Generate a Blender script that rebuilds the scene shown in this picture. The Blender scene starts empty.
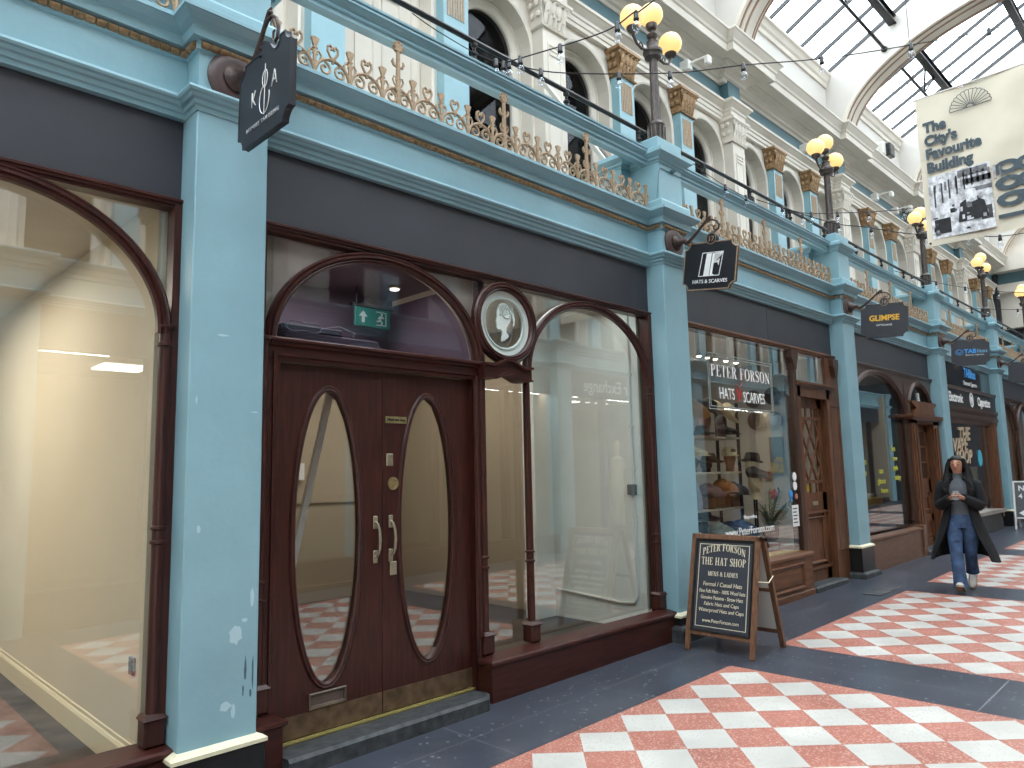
import bpy, math, random
from mathutils import Matrix, Vector
random.seed(7)
SC = bpy.context.scene
COL = SC.collection
PI = math.pi
def rad(a): return a * PI / 180
# ---------------------------------------------------------------- camera
CAM = Vector((0.0, -3.7534, 1.6))
yaw, pitch, roll = 0.7844, 0.1203, -0.0216
_f = Vector((math.sin(yaw)*math.cos(pitch), math.cos(yaw)*math.cos(pitch), math.sin(pitch)))
_r = Vector((math.cos(yaw), -math.sin(yaw), 0)); _u = _r.cross(_f)
_r2 = _r*math.cos(roll) + _u*math.sin(roll); _u2 = -_r*math.sin(roll) + _u*math.cos(roll)
cam_data = bpy.data.cameras.new('camera'); cam = bpy.data.objects.new('camera', cam_data); COL.objects.link(cam)
mw = Matrix.Identity(4)
for i in range(3):
    mw[i][0] = _r2[i]; mw[i][1] = _u2[i]; mw[i][2] = -_f[i]; mw[i][3] = CAM[i]
cam.matrix_world = mw
cam_data.sensor_width = 36.0; cam_data.lens = 728.757/1024*36.0
cam_data.clip_start = 0.05; cam_data.clip_end = 200
SC.camera = cam
# ---------------------------------------------------------------- sky, exposure
SC.view_settings.view_transform = 'Standard'; SC.view_settings.look = 'None'
SC.view_settings.exposure = 0.0; SC.view_settings.gamma = 1.0; SC.view_settings.use_curve_mapping = False
W = bpy.data.worlds.new('sky'); SC.world = W; W.use_nodes = True
bg = W.node_tree.nodes['Background']; bg.inputs[0].default_value = (0.94, 0.975, 1.0, 1); bg.inputs[1].default_value = 8.4
SC.cycles.max_bounces = 10; SC.cycles.diffuse_bounces = 6; SC.cycles.glossy_bounces = 4
SC.cycles.transparent_max_bounces = 16; SC.cycles.transmission_bounces = 6
SC.cycles.use_denoising = True; SC.cycles.sample_clamp_indirect = 6.0
SC.cycles.caustics_reflective = False; SC.cycles.caustics_refractive = False
KS = .0108                        # the floor rises gently along the arcade
def zf(x): return KS*x
PX = [1.43 + (i-1)*4.3835 for i in range(0, 9)]   # near edge of each pilaster, PX[1] is the first in view
PW = .3975
YC = -2.4                        # middle of the arcade
def area(name, loc, sx, sy, power, col=(1,1,1), rot=(0,0,0), portal=False):
    l = bpy.data.lights.new(name, 'AREA'); l.shape = 'RECTANGLE'; l.size = sx; l.size_y = sy; l.energy = power; l.color = col
    if portal: l.cycles.is_portal = True
    o = bpy.data.objects.new(name, l); o.location = loc; o.rotation_euler = rot; COL.objects.link(o); return o
SLOPE = math.atan2(11.55-9.50, 4.0)
for i in range(0, 8):            # daylight enters through the roof glass: sampling portals in every skylight
    cx = PX[i] + PW/2 + 4.3835/2
    for s in (-1, 1):
        area('skylight_portal', (cx, YC + s*2.0, 10.5), 3.8, 4.45, 1, rot=(-s*SLOPE, 0, 0), portal=True)
def lamp_panel(name, x, y, z, sx, sy, power, col=(1,.95,.86)):
    return area(name, (x, y, z), sx, sy, power, col)
lamp_panel('shop_ceiling_light', -.2, 2.6, 3.08, 2.0, 2.6, 110, (1,.92,.80))
lamp_panel('shop_ceiling_light', 4.0, 2.6, 3.10, 2.6, 1.8, 60, (1,.95,.88))
lamp_panel('window_fill_light', 4.75, .50, 3.17, 1.7, .2, 8, (.95,1,.98))  # added fill hidden above the fascia, brightens the right-hand window
lamp_panel('lobby_fill_light', 2.8, .8, 3.08, .9, .5, 9, (1,.95,.95))  # added fill that brightens the mauve box behind the fanlight
lamp_panel('shop_ceiling_light', 7.6, 1.5, 3.00, 1.6, .8, 34, (1,.92,.8))
lamp_panel('shop_ceiling_light', 12.0, 1.6, 3.00, 1.6, 1.2, 16, (.9,.96,1))
lamp_panel('shop_ceiling_light', 16.7, 1.4, 3.00, 1.6, 1.0, 14, (1,.97,.9))
lamp_panel('shop_ceiling_light', 21.2, 1.4, 3.00, 2.0, 1.2, 26, (1,.9,.75))
# ---------------------------------------------------------------- mesh helpers
class MB:
    def __init__(s): s.v = []; s.f = []; s.m = []; s.cur = 0; s.T = None; s.sm = []; s.smooth = False
    def add(s, vs, fs):
        n = len(s.v)
        for p in vs:
            p = Vector(p)
            if s.T is not None: p = s.T @ p
            s.v.append(tuple(p))
        for f in fs:
            s.f.append([n+i for i in f]); s.m.append(s.cur); s.sm.append(s.smooth)
        return s
    def box(s, x0, x1, y0, y1, z0, z1):
        x0, x1 = min(x0,x1), max(x0,x1); y0, y1 = min(y0,y1), max(y0,y1); z0, z1 = min(z0,z1), max(z0,z1)
        return s.add([(x0,y0,z0),(x1,y0,z0),(x1,y1,z0),(x0,y1,z0),(x0,y0,z1),(x1,y0,z1),(x1,y1,z1),(x0,y1,z1)],
              [(0,3,2,1),(4,5,6,7),(0,1,5,4),(1,2,6,5),(2,3,7,6),(3,0,4,7)])
    def bbox(s, x0, x1, y0, y1, z0, z1, b=.008):
        """box with bevelled edges"""
        x0, x1 = min(x0,x1), max(x0,x1); y0, y1 = min(y0,y1), max(y0,y1); z0, z1 = min(z0,z1), max(z0,z1)
        b = min(b, (x1-x0)*.45, (y1-y0)*.45, (z1-z0)*.45)
        rings = []
        for z, o in ((z0, b), (z0+b, 0), (z1-b, 0), (z1, b)):
            a0, a1, c0, c1 = x0+o, x1-o, y0+o, y1-o; k = b if o == 0 else b*.3
            rings.append([(a0+k,c0,z),(a1-k,c0,z),(a1,c0+k,z),(a1,c1-k,z),(a1-k,c1,z),(a0+k,c1,z),(a0,c1-k,z),(a0,c0+k,z)])
        return s.rings(rings)
    def rings(s, rings, cap=True, closed=False):
        n = len(rings[0]); vs = [p for r in rings for p in r]; fs = []
        R = len(rings)
        for i in range(R if closed else R-1):
            j = (i+1) % R
            for k in range(n):
                k2 = (k+1) % n
                fs.append((i*n+k, i*n+k2, j*n+k2, j*n+k))
        if cap and not closed:
            fs.append(tuple(reversed(range(n)))); fs.append(tuple(range((R-1)*n, R*n)))
        return s.add(vs, fs)
    def tube(s, pts, r, n=8, cap=True, closed=False):
        pts = [Vector(p) for p in pts]; R = []
        rr = r if isinstance(r, (list, tuple)) else [r]*len(pts)
        up = None; L = len(pts)
        for i, p in enumerate(pts):
            if closed: t = pts[(i+1) % L] - pts[i-1]
            else: t = pts[min(i+1, L-1)] - pts[max(i-1, 0)]
            t.normalize()
            if up is None:
                up = Vector((0,0,1)) if abs(t.z) < .9 else Vector((0,1,0))
            a = (up - t*up.dot(t))
            if a.length < 1e-5: a = t.orthogonal()
            a.normalize(); b = t.cross(a); up = a
            R.append([p + a*math.cos(2*PI*k/n)*rr[i] + b*math.sin(2*PI*k/n)*rr[i] for k in range(n)])
        return s.rings(R, cap=cap, closed=closed)
    def lathe(s, prof, c=(0,0,0), n=20, axis='z', cap=True):
        R = []
        for r, h in prof:
            ring = []
            for k in range(n):
                a = 2*PI*k/n; u, w = r*math.cos(a), r*math.sin(a)
                if axis == 'z': q = (c[0]+u, c[1]+w, c[2]+h)
                elif axis == 'y': q = (c[0]+u, c[1]-h, c[2]+w)     # h grows towards -y
                else: q = (c[0]-h, c[1]+u, c[2]+w)
                ring.append(q)
            R.append(ring)
        return s.rings(R, cap=cap)
    def prism(s, poly, mp, h0, h1):
        """closed 2D polygon extruded from h0 to h1; mp(a,b,h) -> xyz"""
        n = len(poly)
        vs = [mp(a,b,h0) for a,b in poly] + [mp(a,b,h1) for a,b in poly]
        return s.add(vs, [tuple(reversed(range(n))), tuple(range(n, 2*n))] + [(i,(i+1)%n,n+(i+1)%n,n+i) for i in range(n)])
    def sweep(s, path, prof, mp, closed=False, pclosed=True):
        """2D path (a,b) with mitres; prof list (e,h): e to the right of travel"""
        P = [Vector(p) for p in path]; n = len(P); segs = []
        def nrm(a, b):
            d = (b-a); d.normalize(); return Vector((d.y, -d.x))
        R = []
        for i in range(n):
            if closed: n1 = nrm(P[i-1], P[i]); n2 = nrm(P[i], P[(i+1)%n])
            else:
                n1 = nrm(P[i-1], P[i]) if i > 0 else nrm(P[0], P[1])
                n2 = nrm(P[i], P[i+1]) if i < n-1 else n1
            o = (n1+n2)/(1+max(n1.dot(n2), -.6))
            R.append([mp(P[i].x+o.x*e, P[i].y+o.y*e, h) for e, h in prof])
        if pclosed: return s.rings(R, cap=not closed, closed=closed)
        k = len(prof); vs = [p for r in R for p in r]; fs = []
        for i in range(n if closed else n-1):
            j = (i+1) % n
            for q in range(k-1): fs.append((i*k+q, i*k+q+1, j*k+q+1, j*k+q))
        return s.add(vs, fs)
    def sphere(s, c, r, n=16, m=10, sc=(1,1,1)):
        prof = [(max(1e-4, r*math.sin(PI*i/m)), -r*math.cos(PI*i/m)) for i in range(m+1)]
        R = [[(c[0]+a*math.cos(2*PI*k/n)*sc[0], c[1]+a*math.sin(2*PI*k/n)*sc[1], c[2]+h*sc[2]) for k in range(n)] for a, h in prof]
        return s.rings(R)
    def obj(s, name, mats, parent=None, smooth=False, loc=None):
        me = bpy.data.meshes.new(name); me.from_pydata(s.v, [], s.f)
        if not isinstance(mats, (list, tuple)): mats = [mats]
        for m in mats: me.materials.append(m)
        me.polygons.foreach_set('material_index', s.m)
        me.polygons.foreach_set('use_smooth', [bool(smooth or q) for q in s.sm])
        me.update()
        if smooth:
            try: me.set_sharp_from_angle(angle=rad(38))
            except Exception: pass
        o = bpy.data.objects.new(name, me); COL.objects.link(o)
        if parent is not None: o.parent = parent
        if loc is not None: o.location = loc
        return o
XZ = lambda a, b, h: (a, h, b)       # elevation plane, depth along y
XY = lambda a, b, h: (a, b, h)       # plan
YZ = lambda a, b, h: (h, a, b)
def tag(o, label=None, cat=None, group=None, kind=None):
    if label: o['label'] = label
    if cat: o['category'] = cat
    if group: o['group'] = group
    if kind: o['kind'] = kind
    return o
def empty(name, loc=(0,0,0), rz=0, label=None, cat=None, group=None, kind=None):
    o = bpy.data.objects.new(name, None); COL.objects.link(o); o.location = loc; o.rotation_euler = (0,0,rz); o.empty_display_size = .1
    return tag(o, label, cat, group, kind)
def copy_tree(o, parent=None):
    c = o.copy(); COL.objects.link(c)
    if parent is not None: c.parent = parent
    for ch in [q for q in KIDS(o)]: copy_tree(ch, c)
    return c
def KIDS(o): return list(o.children)
def ellipse(cx, cz, rx, rz, a0=0, a1=360, n=48):
    return [(cx+rx*math.cos(rad(a0+(a1-a0)*i/n)), cz+rz*math.sin(rad(a0+(a1-a0)*i/n))) for i in range(n+1)]
# ---------------------------------------------------------------- materials
def lin(c):
    return tuple(((x/255)/12.92 if x/255 <= .04045 else ((x/255+.055)/1.055)**2.4) for x in c)
MATS = {}
def mat(name, rgb, rough=.5, metal=0.0, vary=.06, scale=6.0, bump=0.0, bscale=60.0, spec=.5, coat=0.0, stretch=None, dark=None, emit=None, estr=0.0):
    if name in MATS: return MATS[name]
    m = bpy.data.materials.new(name); m.use_nodes = True; nt = m.node_tree; N = nt.nodes; L = nt.links
    b = N['Principled BSDF']; c = lin(rgb)
    b.inputs['Roughness'].default_value = rough; b.inputs['Metallic'].default_value = metal
    b.inputs['Specular IOR Level'].default_value = spec; b.inputs['Coat Weight'].default_value = coat
    b.inputs['Base Color'].default_value = (*c, 1)
    if vary > 0 or bump > 0:
        tc = N.new('ShaderNodeTexCoord'); mp = N.new('ShaderNodeMapping'); L.new(tc.outputs['Object'], mp.inputs[0])
        if stretch: mp.inputs['Scale'].default_value = stretch
    if vary > 0:
        nz = N.new('ShaderNodeTexNoise'); nz.inputs['Scale'].default_value = scale; nz.inputs['Detail'].default_value = 5
        L.new(mp.outputs[0], nz.inputs['Vector'])
        cr = N.new('ShaderNodeValToRGB'); e = cr.color_ramp.elements
        d = dark and lin(dark) or tuple(x*(1-vary*2.2) for x in c)
        e[0].position = .3; e[0].color = (*d, 1); e[1].position = .68; e[1].color = (*[min(1, x*(1+vary)) for x in c], 1)
        L.new(nz.outputs[0], cr.inputs[0]); L.new(cr.outputs[0], b.inputs['Base Color'])
    if bump > 0:
        n2 = N.new('ShaderNodeTexNoise'); n2.inputs['Scale'].default_value = bscale; n2.inputs['Detail'].default_value = 3
        L.new(mp.outputs[0], n2.inputs['Vector'])
        bp = N.new('ShaderNodeBump'); bp.inputs['Strength'].default_value = bump; bp.inputs['Distance'].default_value = .01
        L.new(n2.outputs[0], bp.inputs['Height']); L.new(bp.outputs[0], b.inputs['Normal'])
    if emit:
        b.inputs['Emission Color'].default_value = (*lin(emit), 1); b.inputs['Emission Strength'].default_value = estr
    MATS[name] = m; return m
def glassmat(name, tint=(1,1,1), refl=1.0, base=0.045, rough=0.0):
    """thin pane: fresnel reflection over clear transmission"""
    m = bpy.data.materials.new(name); m.use_nodes = True; nt = m.node_tree; N = nt.nodes; L = nt.links
    N.remove(N['Principled BSDF']); out = N['Material Output']
    t = N.new('ShaderNodeBsdfTransparent'); t.inputs[0].default_value = (*tint, 1)
    g = N.new('ShaderNodeBsdfGlossy'); g.inputs['Roughness'].default_value = rough; g.inputs[0].default_value = (.95,.97,1,1)
    ge = N.new('ShaderNodeNewGeometry'); dt = N.new('ShaderNodeVectorMath'); dt.operation = 'DOT_PRODUCT'
    L.new(ge.outputs['Normal'], dt.inputs[0]); L.new(ge.outputs['Incoming'], dt.inputs[1])
    def mth(op, a, v=None, cl=False):
        q = N.new('ShaderNodeMath'); q.operation = op; q.use_clamp = cl; L.new(a, q.inputs[0])
        if v is not None: q.inputs[1].default_value = v
        return q.outputs[0]
    x = mth('ABSOLUTE', dt.outputs['Value']); q = N.new('ShaderNodeMath'); q.operation = 'SUBTRACT'; q.inputs[0].default_value = 1.0; q.use_clamp = True
    L.new(x, q.inputs[1]); x = mth('POWER', q.outputs[0], 5.0)
    mu = N.new('ShaderNodeMath'); mu.operation = 'MULTIPLY_ADD'; mu.inputs[1].default_value = refl*(1-base); mu.inputs[2].default_value = base; mu.use_clamp = True
    L.new(x, mu.inputs[0])
    mx = N.new('ShaderNodeMixShader'); L.new(mu.outputs[0], mx.inputs[0]); L.new(t.outputs[0], mx.inputs[1]); L.new(g.outputs[0], mx.inputs[2])
    L.new(mx.outputs[0], out.inputs[0]); MATS[name] = m; return m
TEAL = mat('teal_paint', (136,173,184), .42, vary=.05, scale=2.2, bump=.12, bscale=25)
TEALU = mat('upper_teal_paint', (80,112,121), .5, vary=.03, scale=2)
CREAM = mat('cream_plaster', (206,199,188), .6, vary=.04, scale=1.5, bump=.05)
CREAMW = mat('vault_plaster', (196,192,186), .7, vary=.02, scale=.8)
LAMPI = mat('lamp_iron', (78,70,66), .42, metal=.3, vary=.2, scale=20)
GOLD = mat('gilded_moulding', (152,122,88), .4, metal=.35, vary=.18, scale=30)
GOLDP = mat('gold_paint', (166,140,112), .55, metal=.15, vary=.12, scale=40)
FASC = mat('fascia_slate_grey', (52,52,59), .5, vary=.08, scale=2, bump=.05)
MAHO = mat('mahogany', (62,29,23), .36, vary=.22, scale=7, spec=.35, stretch=(6,6,.6), coat=.04, bump=.02, dark=(42,20,17))
MAHOH = mat('mahogany_rails', (64,30,24), .36, vary=.22, scale=7, spec=.35, stretch=(.6,6,6), coat=.04, dark=(44,21,18))
OAK = mat('varnished_brown_timber', (104,66,43), .45, vary=.22, scale=7, spec=.35, stretch=(5,5,.6), coat=.04, dark=(70,44,29))
OAKD = mat('dark_brown_timber', (68,45,35), .45, vary=.2, scale=7, spec=.35, stretch=(5,5,.6), coat=.03)
BLACKP = mat('black_paint', (30,31,33), .35, vary=.2, scale=5, bump=.1, bscale=40)
IRON = mat('black_iron', (34,32,33), .4, metal=.4, vary=.15, scale=20)
BROWNIRON = mat('brown_iron', (74,58,54), .45, metal=.4, vary=.2, scale=25, bump=.2, bscale=60)
SKIRT = mat('cream_sill_paint', (226,218,188), .55, vary=.06, scale=12)
GLASS = glassmat('shop_window_glass', (.95,.96,.95), 1.0, .115)
GLASSD = glassmat('gallery_window_glass', (.45,.45,.47), .5, .012)
FANG = glassmat('fanlight_glass', (.93,.92,.94), .8, .028)
SKYG = glassmat('roof_glass', (.80,.86,.90), .6, .02)
BRASS = mat('brass', (186,168,120), .3, metal=.8, vary=.12, scale=30)
BRASSD = mat('tarnished_brass', (120,98,76), .38, metal=.6, vary=.2, scale=14)
CHROME = mat('nickel', (176,166,144), .35, metal=.8, vary=.08, scale=30)
WHITE = mat('white_paint', (232,232,230), .5, vary=.02)
LETTERW = mat('white_lettering', (238,238,236), .5, vary=0)
LETTERC = mat('cream_lettering', (222,214,186), .6, vary=0)
LETTERG = mat('gold_lettering', (232,178,50), .5, vary=0)
LETTERB = mat('blue_lettering', (60,150,220), .5, vary=0)
LETTERR = mat('red_lettering', (190,40,44), .5, vary=0)
LETTERS = mat('slate_lettering', (60,75,84), .6, vary=0)
LETTERK = mat('black_lettering', (30,32,36), .6, vary=0)
SIGNG = mat('sign_slate_grey', (44,46,53), .45, vary=.05, scale=9)
SIGNK = mat('sign_black', (30,31,36), .4, vary=.05, scale=9)
STONE = mat('dark_step_stone', (62,64,66), .6, vary=.3, scale=16, bump=.3, bscale=70, dark=(34,36,38))
GLOBE = mat('lit_globe', (170,150,120), .35, vary=0, emit=(255,214,128), estr=1.0)
BULBG = glassmat('bulb_glass', (.95,.97,1), 1.6, .10)
# ---------------------------------------------------------------- lettering
def text(body, size, O, U, V, m, parent, name='lettering', depth=.002, align='CENTER', bold=0.0, space=1.0, sx=1.0, shear=0.0, ny=None):
    """text with its baseline through O, running along U with V up (unit vectors)"""
    c = bpy.data.curves.new(name, 'FONT'); c.body = body; c.size = size; c.align_x = align; c.extrude = depth; c.offset = bold
    c.space_character = space; c.resolution_u = 3; c.shear = shear
    t = bpy.data.objects.new(name, c); COL.objects.link(t); bpy.context.view_layer.update()
    me = bpy.data.meshes.new_from_object(t.evaluated_get(bpy.context.evaluated_depsgraph_get()))
    bpy.data.objects.remove(t); bpy.data.curves.remove(c)
    U = Vector(U).normalized(); V = Vector(V).normalized(); Nn = U.cross(V); O = Vector(O)
    for v in me.vertices: v.co = O + U*v.co.x*sx + V*v.co.y + Nn*v.co.z
    me.materials.clear(); me.materials.append(m); me.name = name
    o = bpy.data.objects.new(name, me); COL.objects.link(o); o.parent = parent; return o
def _arc(cx, cy, rx, ry, a0, a1, tk=.16, tn=.06, n=14):
    out, inn = [], []
    for i in range(n+1):
        a = rad(a0+(a1-a0)*i/n); w = tn+(tk-tn)*abs(math.cos(a))**1.3
        out.append((cx+rx*math.cos(a), cy+ry*math.sin(a))); inn.append((cx+(rx-w)*math.cos(a), cy+(ry-tn-(w-tn)*.1)*math.sin(a)))
    return [[out[i], out[i+1], inn[i+1], inn[i]] for i in range(n)]
def _bx(x0, x1, y0, y1): return [[(x0,y0),(x1,y0),(x1,y1),(x0,y1)]]
def _stem(x, y0=0, y1=1, w=.15, s0=1, s1=1):
    q = _bx(x, x+w, y0, y1)
    if s0: q += _bx(x-.07, x+w+.07, y0, y0+.045)
    if s1: q += _bx(x-.07, x+w+.07, y1-.045, y1)
    return q
def _ln(x0, y0, x1, y1, w): return [[(x0-w/2,y0),(x0+w/2,y0),(x1+w/2,y1),(x1-w/2,y1)]]
def _ps(pts, ws):
    q = []
    for i in range(len(pts)-1):
        (a, b), (c, d) = pts[i], pts[i+1]; dx, dy = c-a, d-b; l = math.hypot(dx, dy) or 1; nx, ny = -dy/l, dx/l
        q.append([(a+nx*ws[i]/2,b+ny*ws[i]/2),(a-nx*ws[i]/2,b-ny*ws[i]/2),(c-nx*ws[i+1]/2,d-ny*ws[i+1]/2),(c+nx*ws[i+1]/2,d+ny*ws[i+1]/2)])
    return q
def _sp(n=16):
    pts = [(.53,.80),(.50,.90),(.40,.965),(.27,.97),(.15,.90),(.11,.77),(.17,.65),(.30,.55),(.44,.45),(.52,.32),(.50,.16),(.40,.05),(.26,.03),(.13,.09),(.08,.22)]
    return _ps(pts, [.05,.05,.06,.07,.10,.14,.16,.17,.17,.16,.12,.08,.06,.05,.05]) + _bx(.505,.545,.70,1.0) + _bx(.065,.105,0,.30)
GLY = {
 'P': (.68, _stem(.09) + _arc(.26,.745,.36,.255,-90,90)), 'R': (.74, _stem(.09) + _arc(.26,.755,.34,.245,-90,90) + _ln(.38,.53,.60,.02,.16) + _bx(.50,.74,0,.045)),
 'E': (.66, _stem(.09) + _bx(.1,.58,.955,1)+_bx(.1,.60,0,.045)+_bx(.2,.44,.49,.53)+_bx(.54,.58,.76,1)+_bx(.56,.60,0,.26)+_bx(.41,.45,.40,.62)),
 'F': (.62, _stem(.09) + _bx(.1,.58,.955,1)+_bx(.2,.44,.49,.53)+_bx(.54,.58,.76,1)+_bx(.41,.45,.40,.62)),
 'T': (.68, _stem(.26,s1=0) + _bx(.02,.64,.955,1)+_bx(.02,.06,.78,1)+_bx(.60,.64,.78,1)), 'H': (.84, _stem(.09)+_stem(.58)+_bx(.2,.6,.485,.53)),
 'O': (.80, _arc(.40,.5,.37,.515,0,360,n=28)), 'N': (.84, _stem(.12,w=.05)+_stem(.64,w=.05,s0=0)+_ln(.13,1,.66,0,.18)+_bx(.0,.2,.955,1)),
 'S': (.62, _sp()), 'A': (.78, _ln(.39,1,.12,0,.05)+_ln(.39,1,.60,0,.17)+_bx(.2,.52,.29,.335)+_bx(.0,.24,0,.045)+_bx(.46,.76,0,.045)),
 'M': (.98, _stem(.12,w=.05,s1=0)+_stem(.72,w=.15,s1=0)+_ln(.13,1,.46,0,.17)+_ln(.75,1,.46,0,.05)+_bx(.0,.2,.955,1)+_bx(.72,.92,.955,1)),
 'D': (.80, _stem(.09)+_arc(.28,.5,.45,.5,-90,90,n=18)), 'L': (.62, _stem(.09)+_bx(.1,.57,0,.045)+_bx(.53,.57,0,.28)), 'I': (.34, _stem(.09)),
 'C': (.74, _arc(.41,.5,.37,.515,45,315,n=24)+_bx(.63,.67,.68,.92)), 'V': (.76, _ln(.16,1,.40,0,.17)+_ln(.64,1,.40,0,.05)+_bx(.02,.32,.955,1)+_bx(.52,.76,.955,1)),
 '&': (.86, _arc(.36,.76,.20,.24,0,360,.12,.06,18)+_arc(.34,.28,.30,.29,60,330,.15,.06,20)+_ln(.30,.66,.78,.03,.14)+_bx(.66,.86,0,.045)+_ln(.60,.30,.70,.52,.05)+_bx(.60,.84,.49,.53)),
 ' ': (.36, []), }
def serif(body, h, O, U, V, m, parent, name='lettering', depth=.002, sx=1.0, track=.06, curve=0.0, align='CENTER', center=True):
    U = Vector(U).normalized(); V = Vector(V).normalized(); Nn = U.cross(V); O = Vector(O)
    w = sum(GLY[c][0]+track for c in body)*h*sx; x = -w/2 if align == 'CENTER' else 0
    mb = MB()
    for ch in body:
        gw, qs = GLY[ch]
        for q in qs:
            vs = []
            for a, b in q:
                px = x + a*h*sx; t = px/(w/2) if w else 0
                py = b*h - curve*t*t
                vs.append((px, py))
            mb.prism(vs, lambda a, b, hh: tuple(O+U*a+V*b+Nn*hh), -depth, depth)
        x += (gw+track)*h*sx
    return mb.obj(name, m, parent)
# ================================================================ THE SETTING
XA, XB = -2.9, 27.6
# ---- floor of the arcade: dark terrazzo with chequered panels laid on the diagonal
def terrazzo(name, rgb, chips, rough, spk=.6, scale=90):
    m = mat(name, rgb, rough, vary=.10, scale=1.7); nt = m.node_tree; N = nt.nodes; L = nt.links; b = N['Principled BSDF']
    tc = N.new('ShaderNodeTexCoord'); v = N.new('ShaderNodeTexVoronoi'); v.inputs['Scale'].default_value = scale; L.new(tc.outputs['Object'], v.inputs['Vector'])
    r = N.new('ShaderNodeValToRGB'); r.color_ramp.elements[0].position = .0; r.color_ramp.elements[1].position = spk; r.color_ramp.interpolation = 'CONSTANT'
    L.new(v.outputs['Color'], r.inputs[0]); r.color_ramp.elements[0].color = (0,0,0,1); r.color_ramp.elements[1].color = (1,1,1,1)
    mx = N.new('ShaderNodeMix'); mx.data_type = 'RGBA'; src = b.inputs['Base Color'].links[0].from_socket
    L.new(r.outputs[0], mx.inputs['Factor']); L.new(src, mx.inputs['A']); mx.inputs['B'].default_value = (*lin(chips), 1)
    L.new(mx.outputs['Result'], b.inputs['Base Color']); return m
T_DARK = terrazzo('dark_terrazzo', (64,68,78), (112,116,124), .30, .90, 55)
T_PINK = terrazzo('pink_terrazzo', (172,108,93), (196,152,138), .36, .72, 120)
T_WHITE = terrazzo('white_terrazzo', (198,195,188), (182,178,172), .34, .80, 120)
GROUT = mat('grout_line', (124,126,130), .6, vary=0)
fl = MB(); 
def fq(x0, x1, y0, y1, h, m):
    fl.cur = m; fl.add([(x0,y0,zf(x0)+h),(x1,y0,zf(x1)+h),(x1,y1,zf(x1)+h),(x0,y1,zf(x0)+h)], [(0,1,2,3)])
fl.box(XA-6, XB+.6, -5.2, .6, -.12, -.1); 
fq(XA-6, XB+.6, -5.2, .6, 0, 0)
fl.add([(XA-6,-5.2,zf(XA-6)),(XB+.6,-5.2,zf(XB+.6)),(XB+.6,-5.2,-.12),(XA-6,-5.2,-.12)], [(0,1,2,3)])
TS = .205
PANELS = [(-2.083,1.271),(2.018,5.372),(6.25,9.55),(10.36,13.66),(14.47,17.77),(18.58,21.88),(22.7,26.0)]
for (a, b) in PANELS:
    b_ = ((b-a)-16*TS)/2
    fq(a, b, -.725, -4.075, .0012, 1)
    for i in range(8):
        for j in range(8):
            cx = a+b_+TS*(2*i+1); cy = -.725-(3.35-16*TS)/2-TS*(2*j+1); t = TS*.985; fl.cur = 2
            fl.add([(x, y, zf(x)+.0022) for x, y in ((cx-t,cy),(cx,cy-t),(cx+t,cy),(cx,cy+t))], [(0,1,2,3)])
for k in range(len(PANELS)-1):
    xm = (PANELS[k][1]+PANELS[k+1][0])/2 - .05
    fq(xm-.003, xm+.003, -4.8, .0, .0008, 3); fq(xm-.42, xm+.5, -2.4, -2.406, .0008, 3)
for x in (3.02, 4.3, 7.5, 9.6, 11.6): fq(x-.002, x+.002, -.72, .05, .0008, 3)
fq(XA, XB, -.33, -.334, .0008, 3)
floor = fl.obj('floor', [T_DARK, T_PINK, T_WHITE, GROUT]); tag(floor, 'dark terrazzo arcade floor with pink and white chequered panels', kind='structure')
GR = MB(); GR.box(9.02, 9.78, -.62, -.42, zf(9.4)+.0005, zf(9.4)+.004)
grille = GR.obj('floor_plate', mat('floor_plate_metal', (96,98,102), .4, metal=.5, vary=.2)); tag(grille, 'thin metal inspection plate set in the dark floor near the second chequered panel', 'floor plate')
# ---- the path of the facade in plan, stepping forward at every pilaster
def steps(xs, w, yb, yf, x0, x1):
    p = [(x0, yb)]
    for x in xs: p += [(x, yb), (x, yf), (x+w, yf), (x+w, yb)]
    p.append((x1, yb)); return p
fpath = steps(PX[0:7], PW, .16, 0.0, XA-.1, XB)
ent_prof = [(-.10,3.545),(.008,3.545),(.012,3.568),(.026,3.574),(.030,3.596),(.046,3.602),(.052,3.618),(.066,3.624),(.073,3.636),(.070,3.648),(.058,3.656),(.012,3.660),(.0,3.672),
            (.0,3.878),(.018,3.886),(.018,3.934),(.052,3.938),(.056,3.992),(.066,3.998),(.088,4.010),(.112,4.030),(.122,4.040),(.130,4.042),(.130,4.064),(.122,4.070),(-.05,4.074),(-.10,4.074)]
e = MB(); e.sweep(fpath, ent_prof, XY)
ent = e.obj('trim_1', TEAL); tag(ent, 'long teal entablature running above all the shopfronts', kind='structure')
# rope moulding
def walk(path, off, step, w):
    segs = []
    for i in range(len(path)-1):
        a, b = Vector(path[i]), Vector(path[i+1]); d = b-a; l = d.length
        if l < .05: continue
        d.normalize(); n = Vector((d.y, -d.x)); a = a+n*off; 
        prv = Vector(path[i])-Vector(path[i-1]) if i else None
        n_ = max(1, int(round((l)/step)))
        for k in range(n_): segs.append((a+d*(l*(k+.5)/n_), d, n, l/n_*w))
    return segs
rp = MB()
for c, d, n, w in walk(fpath, .010, .052, .93):
    R = []
    for s in (-1, -.7, .7, 1):
        r = .027 if abs(s) < .9 else .022
        R.append([(c.x+d.x*w*.5*s+n.x*r*1.25*math.sin(a), c.y+d.y*w*.5*s+n.y*r*1.25*math.sin(a), 3.911+r*.78*math.cos(a)) for a in [PI*q/6 for q in range(7)]])
    rp.rings(R)
rope = rp.obj('trim_2', GOLD); tag(rope, 'gilded rope moulding under the teal cornice', kind='structure')
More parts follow.
